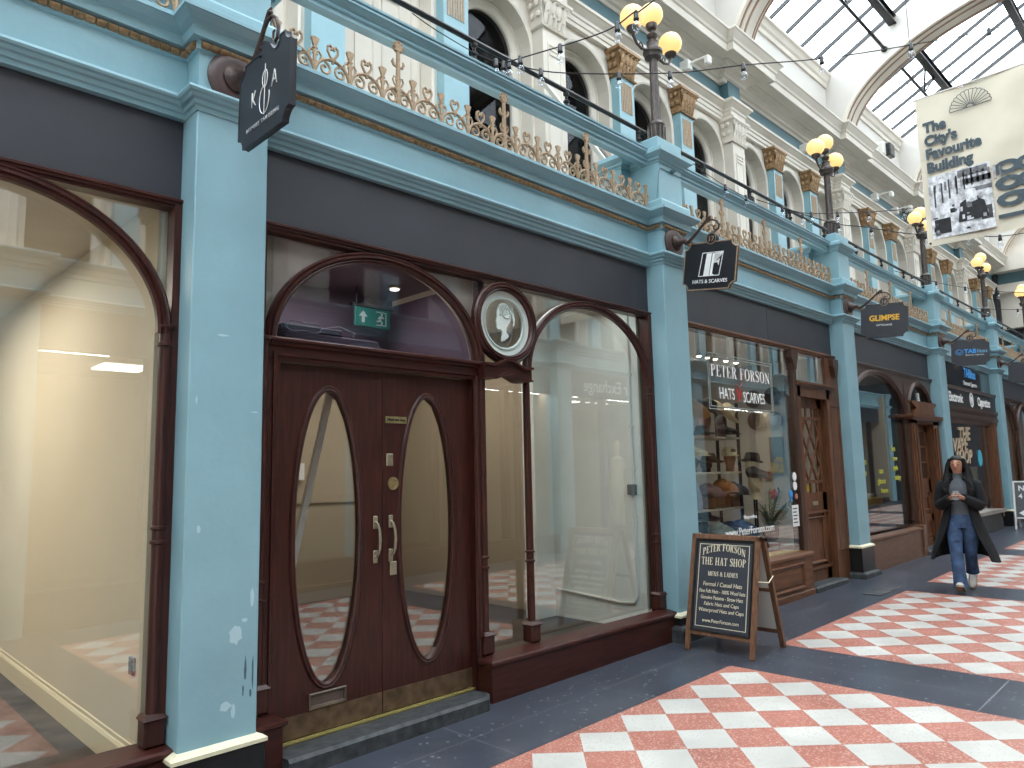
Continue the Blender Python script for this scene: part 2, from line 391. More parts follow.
# ---- dark fascia boards between pilasters (bay 4 is different)
for i in range(0, 7):
    x0, x1 = PX[i]+PW, PX[i+1]
    if i == 4: continue
    m = MB(); m.box(x0+.002, x1-.002, .19, .245, 3.10, 3.542)
    if i == 2: m.box(x0+2.1, x0+2.104, .188, .19, 3.12, 3.54)
    o = m.obj('fascia_board', FASC)
    tag(o, ['blank dark fascia board beyond the left edge pilaster','blank dark grey fascia board above the double doors','dark grey fascia board above the hat shop window','dark fascia board above the arched optician window','', 'dark fascia board above the furthest arched shopfront','dark fascia board at the far end'][i], 'fascia board')
# solid wall mass between shops and behind entablature
w = MB(); w.box(XA-.1, XB, .31, 1.6, 3.30, 3.97)
w.box(XA-.1, XB, .26, .34, 3.09, 3.56)
wall_m = w.obj('wall_front_upper', CREAM); tag(wall_m, kind='structure')
# ---- pilasters
PLAB = ['teal pilaster outside the left edge of the view', 'tall wide teal pilaster with scuffed paint left of the double doors', 'teal pilaster behind the chalkboard sign, right of the empty shop window',
        'teal pilaster between the hat shop door and the optician window', 'teal pilaster between the optician door and the vape shop', 'teal pilaster at the right of the vape shop', 'furthest teal pilaster at the far end of the row']
SK = [.29, .29, .305, .535, .55, .56, .57]
SCUFF = mat('paint_scuff', (172,200,208), .6, vary=0)
GREYST = mat('grey_stone_block', (64,66,68), .5, vary=.3, scale=14, bump=.15)
for i in range(0, 7):
    x = PX[i]; g = zf(x)
    t = empty('pilaster', (x+PW/2, 0.1, g), label=PLAB[i], cat='pilaster', group='teal pilasters between the shopfronts'); ox, oy = x+PW/2, .1
    def L_(mb): mb.T = Matrix.Translation((-ox, -oy, -g)); return mb
    m = L_(MB()); m.bbox(x, x+PW, 0, .30, SK[i]-.01, 3.56, .006)
    sh = m.obj('shaft', TEAL, t)
    m = L_(MB()); m.sweep([(x-.0,.3),(x,0),(x+PW,0),(x+PW,.3)], [(-.02,SK[i]-.035),(.042,SK[i]-.035),(.042,SK[i]-.016),(.004,SK[i]+.004),(-.02,SK[i]+.004)], XY); m.obj('sill_cap', SKIRT, t)
    h = SK[i]-.035
    m = L_(MB())
    if i < 2: m.bbox(x-.035, x+PW+.035, -.035, .28, g-.01, h, .008)
    else:
        k = .14+g if i == 2 else .19
        m.bbox(x-.03, x+PW+.03, -.03, .28, k-.02, h, .006)
    m.obj('plinth', BLACKP, t)
    if i >= 2:
        m = L_(MB()); m.sweep([(x,.3),(x,0),(x+PW,0),(x+PW,.3)], [(-.05,g-.01),(.085,g-.01),(.085,k-.03),(.075,k-.012),(.035,k),(-.05,k)], XY); m.obj('base_block', GREYST, t)
    if i == 1:
        sc = MB(); rnd = random.Random(3)
        def blob(cx, cz, rx, rz, n=16, s=1):
            r_ = random.Random(s); sc.prism([(cx+rx*math.cos(2*PI*k/n)*(.7+.5*r_.random()), cz+rz*math.sin(2*PI*k/n)*(.7+.5*r_.random())) for k in range(n)], XZ, -.0006, .001)
        sc.T = Matrix.Translation((-ox, -oy, -g))
        for q, a in enumerate([(1.70,.80,.035,.05),(1.66,.46,.03,.022),(1.70,.43,.012,.04),(1.50,1.35,.012,.02),(1.79,.98,.012,.05),(1.60,2.35,.03,.006),(1.78,1.95,.02,.004),(1.47,2.0,.006,.02),(1.75,.87,.018,.01)]): blob(*a, s=q+5)
        sc.obj('paint_scuff', SCUFF, t)
        sd = MB(); sd.T = Matrix.Translation((-ox, -oy, -g)); sc = sd
        for q, a in enumerate([(1.76,.62,.006,.06),(1.80,.60,.005,.09),(1.75,.52,.004,.03),(1.79,.50,.006,.02)]): blob(*a, s=q+15)
        sc.obj('dark_scratch', mat('dark_scratch', (70,92,102), .7, vary=0), t)
# ---- balustrade pedestals
pedp = [(-.08,4.06),(.055,4.06),(.055,4.155),(.045,4.172),(.0,4.176),(.0,4.555),(.012,4.56),(.016,4.575),(.034,4.582),(.040,4.60),(.060,4.612),(.082,4.628),(.092,4.634),(.092,4.672),(.080,4.682),(.072,4.686),(.018,4.692),(.010,4.70),(.010,4.815),(.0,4.825),(-.08,4.825)]
PED = ['teal balustrade pedestal above the left edge', 'teal balustrade pedestal above the round wall boss of the tailoring sign', 'teal balustrade pedestal carrying the nearest globe lamp', 'teal balustrade pedestal carrying the second globe lamp',
       'teal balustrade pedestal carrying the lamp beside the hanging banner', 'teal balustrade pedestal carrying the fourth globe lamp', 'teal balustrade pedestal at the far end']
for i in range(0, 7):
    x = PX[i]; ox, oy = x+PW/2, .2
    t = empty('balustrade_pedestal', (ox, oy, 4.06), label=PED[i], cat='pedestal', group='teal balustrade pedestals')
    m = MB(); m.T = Matrix.Translation((-ox,-oy,-4.06))
    m.sweep([(x,.36),(x,0),(x+PW,0),(x+PW,.36)], pedp, XY); m.box(x+.01, x+PW-.01, .01, .35, 4.07, 4.815)
    m.obj('pedestal_body', TEAL, t)
    m = MB(); m.T = Matrix.Translation((-ox,-oy,-4.06))
    sp = [(a, b) for a, b in pedp if b < 4.70]+[(-.04,4.692)]
    m.sweep([(x-.14,.62),(x-.14,.34),(x+PW+.14,.34),(x+PW+.14,.62)], sp, XY); m.box(x-.12, x+PW+.12, .36, .61, 4.08, 4.68)
    m.obj('rear_pier', TEAL, t)
    if i == 2:
        m = MB(); m.T = Matrix.Translation((-ox,-oy,-4.06))
        m.tube([(x-.02,.02,4.20),(x-.003,-.006,4.46),(x+.02,-.008,4.50),(x+PW*.55,-.008,4.50),(x+PW+.01,-.008,4.50)], .004, 5); m.lathe([(.0,0),(.02,0),(.02,.03),(.012,.05),(.0,.055)], (x+.22,-.0,4.515), 10, 'y')
        m.obj('cable_hook', TEALU, t)
# ---- teal hand rail beams with black pipe rail, per bay
beam = [(-.08,4.560),(-.002,4.556),(.0,4.584),(.013,4.588),(.018,4.598),(.013,4.608),(.003,4.611),(.003,4.617),(.012,4.632),(.030,4.648),(.050,4.655),(.050,4.668),(.043,4.670),(.043,4.677),(.058,4.679),(.060,4.694),(.050,4.702),(-.07,4.705),(-.08,4.69)]
BLAB = ['above the left edge shop', 'above the double doors and arched window', 'above the hat shop', 'above the optician', 'above the vape shop', 'above the furthest arched shop']
for i in range(0, 6):
    x0, x1 = PX[i]+PW, PX[i+1]
    t = empty('balcony_handrail', ((x0+x1)/2, .15, 4.56), label='teal timber balcony handrail with black pipe rail '+BLAB[i], cat='handrail', group='balcony handrails'); TT = Matrix.Translation((-(x0+x1)/2,-.15,-4.56))
    m = MB(); m.T = TT; m.sweep([(x0-.0,.11),(x1,.11)], beam, XY); m.obj('beam', TEAL, t)
    m = MB(); m.T = TT; m.tube([(x0+.05,.10,4.868),(x1-.06,.10,4.868)], .021, 8); m.obj('pipe_rail', IRON, t)
    n = 4
    for k in range(n):
        px = x0+.62+(x1-x0-.78)*k/(n-1); m = MB(); m.T = TT
        m.lathe([(.036,0),(.036,.012),(.018,.022),(.014,.05),(.028,.062),(.028,.075),(.014,.085),(.013,.12),(.026,.128),(.026,.15),(.016,.16)], (px,.10,4.70), 8); m.obj('rail_post', IRON, t)
# ---- gilded iron cresting, per bay
def mk_part(name, mb, mtl): 
    o = mb.obj(name, mtl); COL.objects.unlink(o); return o.data
def fan_mesh():
    m = MB(); m.tube([(0,0,.0),(0,0,.165)], [.014,.010], 6); m.prism([(-.008,.165),(.008,.165),(.030,.222),(.018,.230),(0,.233),(-.018,.230),(-.030,.222)], XZ, -.008, .008)
    for s in (-1,1): m.tube([(s*.008,0,.06),(s*.035,0,.085),(s*.045,0,.12),(s*.030,0,.145),(s*.012,0,.138),(s*.014,0,.118)], .008, 5)
    m.box(-.016,.016,-.01,.01,.155,.165); return m
def heart_mesh():
    m = MB(); pts = []
    for k in range(13):
        a = PI*2*k/12
        pts.append((.036*math.sin(a)*(1+.0), 0, .172+.034*(math.cos(a)) + (.016*abs(math.sin(a)))))
    for s in (-1, 1): m.tube([(0,0,.125),(s*.020,0,.15),(s*.038,0,.18),(s*.036,0,.207),(s*.020,0,.22),(s*.007,0,.208),(s*.010,0,.19)], .009, 6)
    m.box(-.018,.018,-.01,.01,.118,.128); m.tube([(0,0,.10),(0,0,.125)], .009, 6); return m
def tall_mesh():
    m = MB(); m.tube([(0,0,0),(0,0,.40)], [.020,.014], 8); m.lathe([(.0,0),(.040,.0),(.044,.01),(.03,.02),(.0,.022)], (0,.01,.425), 12, 'y')
    for k in range(8):
        a = 2*PI*k/8; m.sphere((.034*math.cos(a),-.006,.425+.034*math.sin(a)), .012, 6, 4)
    for s in (-1,1):
        m.tube([(s*.008,0,.28),(s*.035,0,.285),(s*.046,0,.31),(s*.040,0,.33)], [.010,.010,.012,.006], 6)
        m.tube([(0,0,.13),(s*.03,0,.15),(s*.044,0,.18),(s*.034,0,.205),(s*.016,0,.20),(s*.018,0,.18)], .007, 6)
    m.box(-.026,.026,-.014,.014,.10,.125); return m
def arch_mesh():
    m = MB(); P = [(.124*math.cos(PI*k/12),0,.122*math.sin(PI*k/12)) for k in range(13)]; m.tube(P, .011, 6)
    for s in (-1,1):
        sp = []
        for k in range(15):
            a = k/14; r = .046*(1-a*.72); th = PI*.5+a*2.3*PI
            sp.append((s*(.056+r*math.cos(th)), 0, .050+r*math.sin(th)))
        m.tube(sp, .009, 5)
    return m
fan_d = mk_part('fan_spike', fan_mesh(), GOLDP); heart_d = mk_part('heart_finial', heart_mesh(), GOLDP); tall_d = mk_part('tall_finial', tall_mesh(), GOLDP); arch_d = mk_part('scroll_arch', arch_mesh(), GOLDP)
for i in range(0, 6):
    x0, x1 = PX[i]+PW+.09, PX[i+1]-.09; n = 15; st = (x1-x0)/n
    t = empty('iron_cresting', ((x0+x1)/2, .10, 4.085), label='gilded iron cresting on the cornice '+BLAB[i], cat='cresting', group='gilded iron crestings')
    m = MB(); m.tube([(-(x1-x0)/2,0,.012),((x1-x0)/2,0,.012)], .012, 6)
    for k in range(n+1): m.box(-(x1-x0)/2+st*k-.008, -(x1-x0)/2+st*k+.008, -.008, .008, -.012, .012)
    m.obj('base_rail', GOLDP, t)
    def inst(name, d, x):
        o = bpy.data.objects.new(name, d); COL.objects.link(o); o.parent = t; o.location = (x, 0, .012); return o
    for k in range(n+1):
        x = -(x1-x0)/2+st*k; q = k % 4 == 2
        if 0 < k < n or True: inst('fan_spike', fan_d, x)
        if k < n:
            inst('scroll_arch', arch_d, x+st/2)
            if k % 4 == 3: inst('tall_finial', tall_d, x+st/2)
            else: inst('heart_finial', heart_d, x+st/2)
# ---- gallery floor and the upper hall wall
g = MB(); g.box(XA, XB, .34, 1.7, 3.98, 4.055); tag(g.obj('floor_gallery', CREAM), kind='structure')
YW = 1.65
uw = empty('wall_hall', (0,0,0), label='cream upper hall wall with arched windows and classical pilasters', kind='structure')
BAY = 4.3835
# wall plane with arched openings: build per third of bay
wl = MB(); rv = MB(); gl = MB(); ring = MB(); shut = MB()
def arch_pts(cx, r, zc, z0, n=20, rx=None): 
    rx = rx or r
    return [(cx-rx, z0)] + [(cx-rx*math.cos(PI*k/n), zc+r*math.sin(PI*k/n)) for k in range(n+1)] + [(cx+rx, z0)]
Z0, ZT, ZC = 4.06, 7.08, 6.40
for i in range(0, 7):
    for k in range(3):
        a = PX[i]+PW/2 + BAY*k/3; b = a+BAY/3; c = (a+b)/2
        if a > 28.0: continue
        R1 = .50; ap = arch_pts(c, R1, ZC, Z0)
        # wall around the opening
        n = len(ap); top = [(a, Z0), (a, ZT)] 
        outer = [(a, Z0)] + [(a, ZC) if j == 0 else (a+(b-a)*j/20, ZT) for j in range(21)] + [(b, Z0)]
        outer[1] = (a, ZT); outer[-2] = (b, ZT)
        vs = [(p[0], YW, p[1]) for p in ap] + [(p[0], YW, p[1]) for p in outer]
        wl.add(vs, [(j, j+1, n+j+1, n+j) for j in range(n-1)])
        ap2 = arch_pts(c, R1, ZC, Z0)
        rv.add([(p[0], YW, p[1]) for p in ap]+[(p[0], YW+.24, p[1]) for p in ap], [(j,j+1,n+j+1,n+j) for j in range(n-1)])
        # outer archivolt, inner archivolt
        ring.sweep(ap, [(0,YW-.0),(0,YW-.035),(-.025,YW-.045),(-.035,YW-.03),(-.085,YW-.03),(-.095,YW-.012),(-.095,YW)], XZ)
        ring.sweep(ap, [(0,YW+.20),(.0,YW+.14),(.03,YW+.13),(.04,YW+.15),(.10,YW+.16),(.115,YW+.18),(.115,YW+.26),(0,YW+.26)], XZ)
        gp = arch_pts(c, R1-.11, ZC, Z0)
        gl.prism(gp, XZ, YW+.21, YW+.22)
        if (i, k) == (1, 1): shut.prism(gp, XZ, YW+.17, YW+.20); shut.sweep([(c-.27,4.3),(c-.27,6.3),(c-.04,6.3),(c-.04,4.3)], [(0,YW+.17),(0,YW+.155),(.02,YW+.155),(.03,YW+.17)], XZ, closed=True); shut.sweep([(c+.04,4.3),(c+.04,6.3),(c+.27,6.3),(c+.27,4.3)], [(0,YW+.17),(0,YW+.155),(.02,YW+.155),(.03,YW+.17)], XZ, closed=True)
wl.obj('wall_face', CREAM, uw); rv.obj('window_reveals', CREAM, uw); ring.obj('archivolts', CREAM, uw); gl.obj('window_panes', GLASSD, uw); shut.obj('closed_shutter', CREAM, uw)
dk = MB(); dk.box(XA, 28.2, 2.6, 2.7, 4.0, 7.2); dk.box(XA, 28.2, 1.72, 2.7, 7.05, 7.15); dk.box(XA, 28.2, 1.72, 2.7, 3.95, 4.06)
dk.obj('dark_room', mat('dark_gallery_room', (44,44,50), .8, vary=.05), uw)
gf = MB()   # glazing bars
# pilasters and capitals
def capital(m, cx, hw, yf, z0, z1, leaves=True):
    """a Corinthian style capital: bell, two rows of curling leaves, volutes, abacus"""
    h = z1-z0; yb = YW
    R = []
    for t in (0, .25, .5, .75, .86):
        e = .008+.045*t*t
        R.append([(cx-hw-e, yb, z0+h*t), (cx-hw-e, yf-e, z0+h*t), (cx+hw+e, yf-e, z0+h*t), (cx+hw+e, yb, z0+h*t)])
    m.rings(R)
    m.sweep([(cx-hw,yb),(cx-hw,yf),(cx+hw,yf),(cx+hw,yb)], [(-.02,z0-.03),(.03,z0-.03),(.035,z0-.015),(.012,z0),(-.02,z0)], XY)
    m.sweep([(cx-hw,yb),(cx-hw,yf),(cx+hw,yf),(cx+hw,yb)], [(-.05,z0+h*.84),(.060,z0+h*.84),(.082,z0+h*.90),(.082,z1),(-.05,z1)], XY)
    if leaves:
        for row, (t0, t1, nn) in enumerate(((.02,.42,5),(.30,.76,4))):
            for q in range(nn):
                u = cx-hw+2*hw*(q+.5)/nn
                R = []
                for t, e, wd in ((0,.0,.8),(.5,.02,1.0),(.85,.03,.9),(1.0,.050,.5),(.9,.055,.2)):
                    z = z0+h*(t0+(t1-t0)*t); y = yf-.015-.03*row-e; ww = hw/nn*wd
                    R.append([(u-ww,y+.012,z),(u-ww*.3,y-.012,z),(u+ww*.3,y-.012,z),(u+ww,y+.012,z),(u,y+.03,z)])
                m.rings(R)
            for q in range(2):
                v_ = yf+(yb-yf)*(q+.4)/2
                for sgn in (-1,1):
                    m.sphere((cx+sgn*(hw+.03+.03*row), v_, z0+h*(t1-.06)), .034, 6, 4, (.7,1,1.2))
        for sgn in (-1,1):
            sp = [(cx+sgn*(hw+.0+(.045-.036*k/11)*math.cos(k*.75)), yf-.055, z0+h*.72+(.05-.04*k/11)*math.sin(k*.75)) for k in range(12)]
            m.tube(sp, .012, 5)
cp = MB(); cc = MB(); bp_ = MB(); gc = MB(); st = MB()
for i in range(0, 7):
    cx = PX[i]+PW/2; hw = .19; yf = 1.46
    if i > 0:
        cp.box(cx-hw, cx+hw, yf, YW+.02, Z0, 6.70); cp.sweep([(cx-hw*.62,4.4),(cx-hw*.62,6.5),(cx+hw*.62,6.5),(cx+hw*.62,4.4)], [(0,yf),(0,yf-.012),(.02,yf-.012),(.03,yf)], XZ, closed=True)
        cp.box(cx-hw*.45, cx+hw*.45, yf-.012, yf, 6.36, 6.40); cp.box(cx-hw*.45, cx+hw*.45, yf-.012, yf, 6.42, 6.44)
        capital(cc, cx, hw, yf, 6.70, 7.06)
    for k in (1, 2):
        c2 = cx+BAY*k/3; h2 = .165; y2 = 1.50
        if i == 0 and k == 1: continue
        bp_.box(c2-h2, c2+h2, y2, YW+.02, Z0, 6.68)
        for q in range(7): st.box(c2-h2*.72+q*h2*.21, c2-h2*.72+q*h2*.21+h2*.12, y2-.008, y2+.001, 6.20, 6.60)
        capital(gc, c2, h2, y2, 6.70, 7.04)
cp.obj('cream_pilasters', CREAM, uw); cc.obj('cream_capitals', CREAM, uw); bp_.obj('teal_pilasters', TEAL, uw); gc.obj('gilded_capitals', GOLD, uw); st.obj('gilded_fluting', GOLDP, uw)
# hall entablature (architrave, lip), blue frieze, cornice
up = steps([PX[i]+PW/2-.21 for i in range(1,7)], .42, 1.60, 1.46, XA, 28.2)
up0 = [(XA,1.60)] + up[1:]
a = MB(); a.sweep(up, [(-.2,7.05),(.01,7.05),(.01,7.10),(.025,7.11),(.025,7.17),(.04,7.18),(.04,7.22),(.07,7.25),(.10,7.28),(.12,7.29),(.12,7.33),(.10,7.345),(.0,7.35),(-.2,7.35)], XY)
tag(a.obj('trim_3', CREAM), 'cream architrave band above the gallery arches', kind='structure')
a = MB(); a.sweep(up, [(-.02,7.34),(-.02,7.70),(-.25,7.70),(-.25,7.34)], XY); a.cur = 0
tag(a.obj('trim_4', TEALU), 'blue frieze band under the hall cornice', kind='structure')
cpth = steps([PX[i]+PW/2-.30 for i in range(1,7)], .60, 1.60, 1.50, XA, 28.2)
a = MB(); a.sweep(cpth, [(-.25,7.66),(.0,7.66),(.015,7.70),(.05,7.72),(.06,7.76),(.10,7.80),(.15,7.82),(.16,7.845),(.22,7.85),(.22,7.865),(.36,7.87),(.38,7.855),(.40,7.855),(.40,7.97),(.42,7.985),(.43,8.02),(.46,8.06),(.49,8.10),(.51,8.115),(.51,8.145),(.49,8.16),(.40,8.18),(-.25,8.19)], XY)
tag(a.obj('trim_5', CREAM), 'deep cream cornice below the glass roof', kind='structure')
# ---- vault: ribs, diaphragm walls, skylights
def vault_side(s):
    def yy(y): return y if s > 0 else 2*YC-y
    w = MB(); w.box(XA, 28.2, yy(1.58), yy(1.80), 8.10, 9.48)
    m = MB()
    for i in range(0, 7):
        xa, xb = PX[i]+PW/2+.26, PX[i+1]+PW/2-.26
        xa = max(xa, XA)
        prof = [(0,9.20),(.03,9.20),(.04,9.28),(.07,9.32),(.10,9.42),(.13,9.44),(.13,9.49),(.10,9.51),(0,9.53)]
        if s > 0: m.sweep([(xa,1.58),(xb,1.58)], prof, XY)
        else: m.sweep([(xb,yy(1.58)),(xa,yy(1.58))], prof, XY)
    return w, m
w1, m1 = vault_side(1)
tag(w1.obj('wall_vault', CREAMW), kind='structure'); tag(m1.obj('trim_6', CREAM), kind='structure')
w2, m2 = vault_side(-1)
dv = MB(); rb = MB(); rbr = MB()
def ell(y): 
    t = max(0, 1-((y-YC)/3.72)**2); return 8.10+1.87*math.sqrt(t)
for i in range(1, 8):
    cx = PX[i]+PW/2 if i < 7 else 28.0
    ys = [YC-4.05+8.1*k/72 for k in range(73)]
    R = []
    vs = []; fs = []
    for k, y in enumerate(ys):
        zl = ell(y); zt = max(zl+.02, 11.58-abs(y-YC)*(11.55-9.50)/4.0)
        for x in (cx-.26, cx+.26): vs += [(x,y,zl),(x,y,zt)]
    for k in range(72):
        q = k*4; r = q+4
        fs += [(q,q+1,r+1,r),(q+2,r+2,r+3,q+3),(q,r,r+2,q+2),(q+1,q+3,r+3,r+1)]
    dv.add(vs, fs)
    pts = [(YC+3.72*math.cos(PI*k/64), 8.10+1.87*math.sin(PI*k/64)) for k in range(65)]
    F = lambda a, b, h, cx=cx: (cx+h, a, b)
    rb.sweep(pts, [(.03,-.29),(.03,.29),(-.03,.29),(-.05,.26),(-.03,.22),(-.07,.18),(-.09,.08),(-.09,-.08),(-.07,-.18),(-.03,-.22),(-.05,-.26),(-.03,-.29)], F)
    for s_ in (-.225,-.12,.12,.225): rbr.sweep(pts, [(-.02,s_-.022),(-.02,s_+.022),(-.090 if abs(s_) < .2 else -.055,s_+.018),(-.090 if abs(s_) < .2 else -.055,s_-.018)], F)
tag(dv.obj('ceiling', CREAMW), 'cream plaster vault bands dividing the glass roof', kind='structure')
tag(rb.obj('trim_7', CREAM), 'arched cream ribs across the vault', kind='structure'); tag(rbr.obj('trim_8', mat('rib_brown_line', (140,112,92), .6, vary=.05)), 'brown painted lines along the arched ribs', kind='structure')
BAR = mat('roof_bar', (30,31,34), .5, vary=.05)
for i in range(0, 7):
    xa, xb = PX[i]+PW/2+.26, PX[i+1]+PW/2-.26 if i < 6 else 27.72
    xa = max(xa, XA)
    sk = empty('window_%d' % (i+10), ((xa+xb)/2, YC, 9.4), kind='structure', label='glass roof light with dark glazing bars'); T_ = Matrix.Translation((-(xa+xb)/2,-YC,-9.4))
    m = MB(); m.T = T_
    for s in (-1,1): m.add([(xa,YC+s*4.0,9.50),(xb,YC+s*4.0,9.50),(xb,YC,11.55),(xa,YC,11.55)], [(0,1,2,3)])
    m.obj('roof_glass', SKYG, sk)
    m = MB(); m.T = T_; n = max(1, int(round((xb-xa)/.6)))
    for k in range(n+1):
        x = xa+(xb-xa)*k/n
        for s in (-1,1): m.rings([[(x-.018,YC+s*4.0,9.45),(x+.018,YC+s*4.0,9.45),(x+.018,YC+s*4.0,9.53),(x-.018,YC+s*4.0,9.53)],[(x-.018,YC,11.50),(x+.018,YC,11.50),(x+.018,YC,11.58),(x-.018,YC,11.58)]])
    m.box(xa, xb, YC-.05, YC+.05, 11.42, 11.62)
    m.obj('glazing_bars', BAR, sk)
    if i >= 1:
        xm = (xa+xb)/2; t = empty('roof_purlins', (xm, YC, 9.6), label='black steel purlins under the glass roof '+['','in the bay before the first arched rib','in the bay between the first two ribs','in the bay above the banner','in the fourth glazed bay','in the fifth glazed bay','in the last glazed bay'][i], cat='roof steelwork', group='steelwork under the glass roof'); T2 = Matrix.Translation((-xm,-YC,-9.6))
        for s in (-1,1):
            for dy in (2.64, 1.16):
                z = 11.55-dy*.5125-.05; y = YC+s*dy; m = MB(); m.T = T2
                m.box(xa,xb,y-.07,y+.07,z-.02,z); m.box(xa,xb,y-.07,y+.07,z-.18,z-.16); m.box(xa,xb,y-.015,y+.015,z-.17,z-.01); m.obj('purlin', IRON, t)
            y = YC+s*2.82; m = MB(); m.T = T2; m.tube([(xa,y,9.56),(xb,y,9.56)], .03, 6); m.tube([(xm,y,9.56),(xm-.35,YC+s*2.66,10.03)], .022, 6); m.tube([(xm,y,9.56),(xm+.35,YC+s*2.66,10.03)], .022, 6); m.sphere((xb-.03,y,9.54), .06, 8, 6); m.obj('tie_rod', IRON, t)
# ---- end wall of the hall
ew = MB(); ew.box(28.0, 28.3, -6.4, 1.6, 5.9, 7.2); ew.box(28.0, 28.3, -6.4, 1.6, 8.1, 11.4)
tag(ew.obj('wall_far', CREAM), 'cream end wall of the hall', kind='structure')
ew = MB(); ew.box(27.9, 28.3, -6.4, 1.6, 7.33, 7.70); tag(ew.obj('trim_9', TEALU), kind='structure')
ew = MB(); ew.box(27.78, 28.3, -6.4, 1.6, 7.05, 7.33); ew.box(27.5, 28.3, -6.4, 1.6, 7.70, 8.19); tag(ew.obj('trim_10', CREAM), kind='structure')
ew = MB(); ew.box(28.25, 28.4, -6.4, 3, -.1, 5.95); ew.box(27.75,28.3,1.5,3,3.9,9.6); tag(ew.obj('wall_end_dark', mat('dark_far_opening', (40,40,44), .8, vary=.05)), kind='structure')
m = MB(); m.box(-8.6,-8.5,-6.4,1.8,-.2,9.5); tag(m.obj('wall_light_stop', CREAM), 'added cream wall closing off light where the arcade continues behind the viewer', kind='structure')  # unseen wall added to stop sky light from the open end
m = MB(); m.box(-8.4,-3.2,-6.5,-5.3,-.2,9.4); m.box(-8.4,-3.2,.7,1.8,-.2,9.4); tag(m.obj('wall_light_stop_sides', CREAM), kind='structure')  # unseen blocks added to close off the same light at the sides
m = MB(); m.box(-8.6,XA,-6.6,1.9,9.5,9.6); tag(m.obj('ceiling_light_inlet', SKYG), kind='structure')  # unseen glass sheet added to let more sky light onto the left end
# ================================================================ SHOP INTERIOR SHELLS (structure)
W_CREAM = mat('shop_cream_wall', (222,212,190), .75, vary=.03, scale=1.0)
W_BEIGE = mat('shop_beige_wall', (166,152,130), .75, vary=.03, scale=1.0)
W_PALE = mat('shop_pale_wall', (232,236,230), .7, vary=.02)
W_WHITE = mat('shop_white_wall', (214,210,202), .75, vary=.02)
W_DTEAL = mat('shop_dark_teal_wall', (64,96,106), .6, vary=.05)
W_DARK = mat('shop_dark_wall', (46,46,50), .7, vary=.05)
CARPET = mat('grey_carpet', (92,86,80), .95, vary=.25, scale=4, bump=.3, bscale=120)
CONC = mat('bare_shop_floor', (70,60,50), .5, vary=.25, scale=3)
PURP = mat('mauve_soffit', (96,82,98), .6, vary=.04)
def shell(i, name, x0, x1, y1, zc, wm, fm, cm=None, zfl=.12, left=None, right=None, back=None):
    m = MB(); m.box(x0-.05, x1+.05, .26, y1+.1, zfl-.08, zfl); tag(m.obj('floor_'+name, fm), kind='structure')
    m = MB(); m.box(x0-.05, x1+.05, .26, y1+.1, zc, zc+.06); tag(m.obj('ceiling_'+name, cm or W_WHITE), kind='structure')
    m = MB(); m.box(x0-.1, x0, .31, y1, zfl-.05, zc); tag(m.obj('wall_left_'+name, left or wm), kind='structure')
    m = MB(); m.box(x1, x1+.1, .31, y1, zfl-.05, zc); tag(m.obj('wall_right_'+name, right or wm), kind='structure')
    m = MB(); m.box(x0-.1, x1+.1, y1, y1+.1, zfl-.05, zc); tag(m.obj('wall_back_'+name, back or wm), kind='structure')
shell(0, 'corner_shop', PX[0]+PW-.1, 1.36, 5.4, 3.13, W_CREAM, CARPET, zfl=.10)
shell(1, 'empty_shop', 1.92, 5.80, 4.3, 3.22, W_BEIGE, CONC, zfl=.12)
shell(2, 'hat_shop', 6.15, 10.12, 2.6, 3.10, W_WHITE, CONC, zfl=.14)
shell(3, 'optician', 10.62, 14.55, 3.2, 3.10, W_DTEAL, CONC, zfl=.14)
shell(4, 'vape_shop', 15.0, 18.9, 3.0, 3.10, W_DARK, CONC, zfl=.18)
shell(5, 'far_shop', 19.4, 23.3, 3.0, 3.10, mat('warm_shop_wall', (150,120,92), .7), CONC, zfl=.2)
# skirting and pieces of the corner shop and the empty shop
SKB = mat('cream_skirting_paint', (226,216,188), .6, vary=.02)
m = MB(); m.sweep([(1.36,.30),(1.36,5.4)], [(0,.10),(-.02,.10),(-.02,.22),(-.012,.235),(0,.24)], XY); m.sweep([(1.36,.3),(1.36,5.4)], [(0,.24),(-.006,.24),(-.006,.26),(0,.262)], XY)
tag(m.obj('baseboard_corner_shop', SKB), 'cream skirting board along the bare shop wall at the left', kind='structure')
m = MB(); m.bbox(1.345, 1.36, .40, .47, .60, .69, .004); m.box(1.341,1.346,.415,.455,.62,.67)
tag(m.obj('wall_socket', BLACKP), 'dark socket plate low on the cream wall inside the corner shop', 'socket')
m = MB(); m.box(1.93, 5.80, 4.26, 4.3, 1.28, 1.36); m.box(1.93, 5.80, 4.27, 4.3, .12, .30); m.box(1.92,1.95,.3,4.3,1.28,1.36)
tag(m.obj('baseboard_empty_shop', W_BEIGE), 'dado rail and skirting round the back of the empty shop', kind='structure')
m = MB(); m.box(5.50, 5.80, 1.45, 1.62, .12, 3.22); m.box(5.765,5.80,.31,1.45,.12,3.22)
tag(m.obj('wall_pier', W_PALE), 'pale plaster pier and side wall inside the empty arched window', kind='structure')
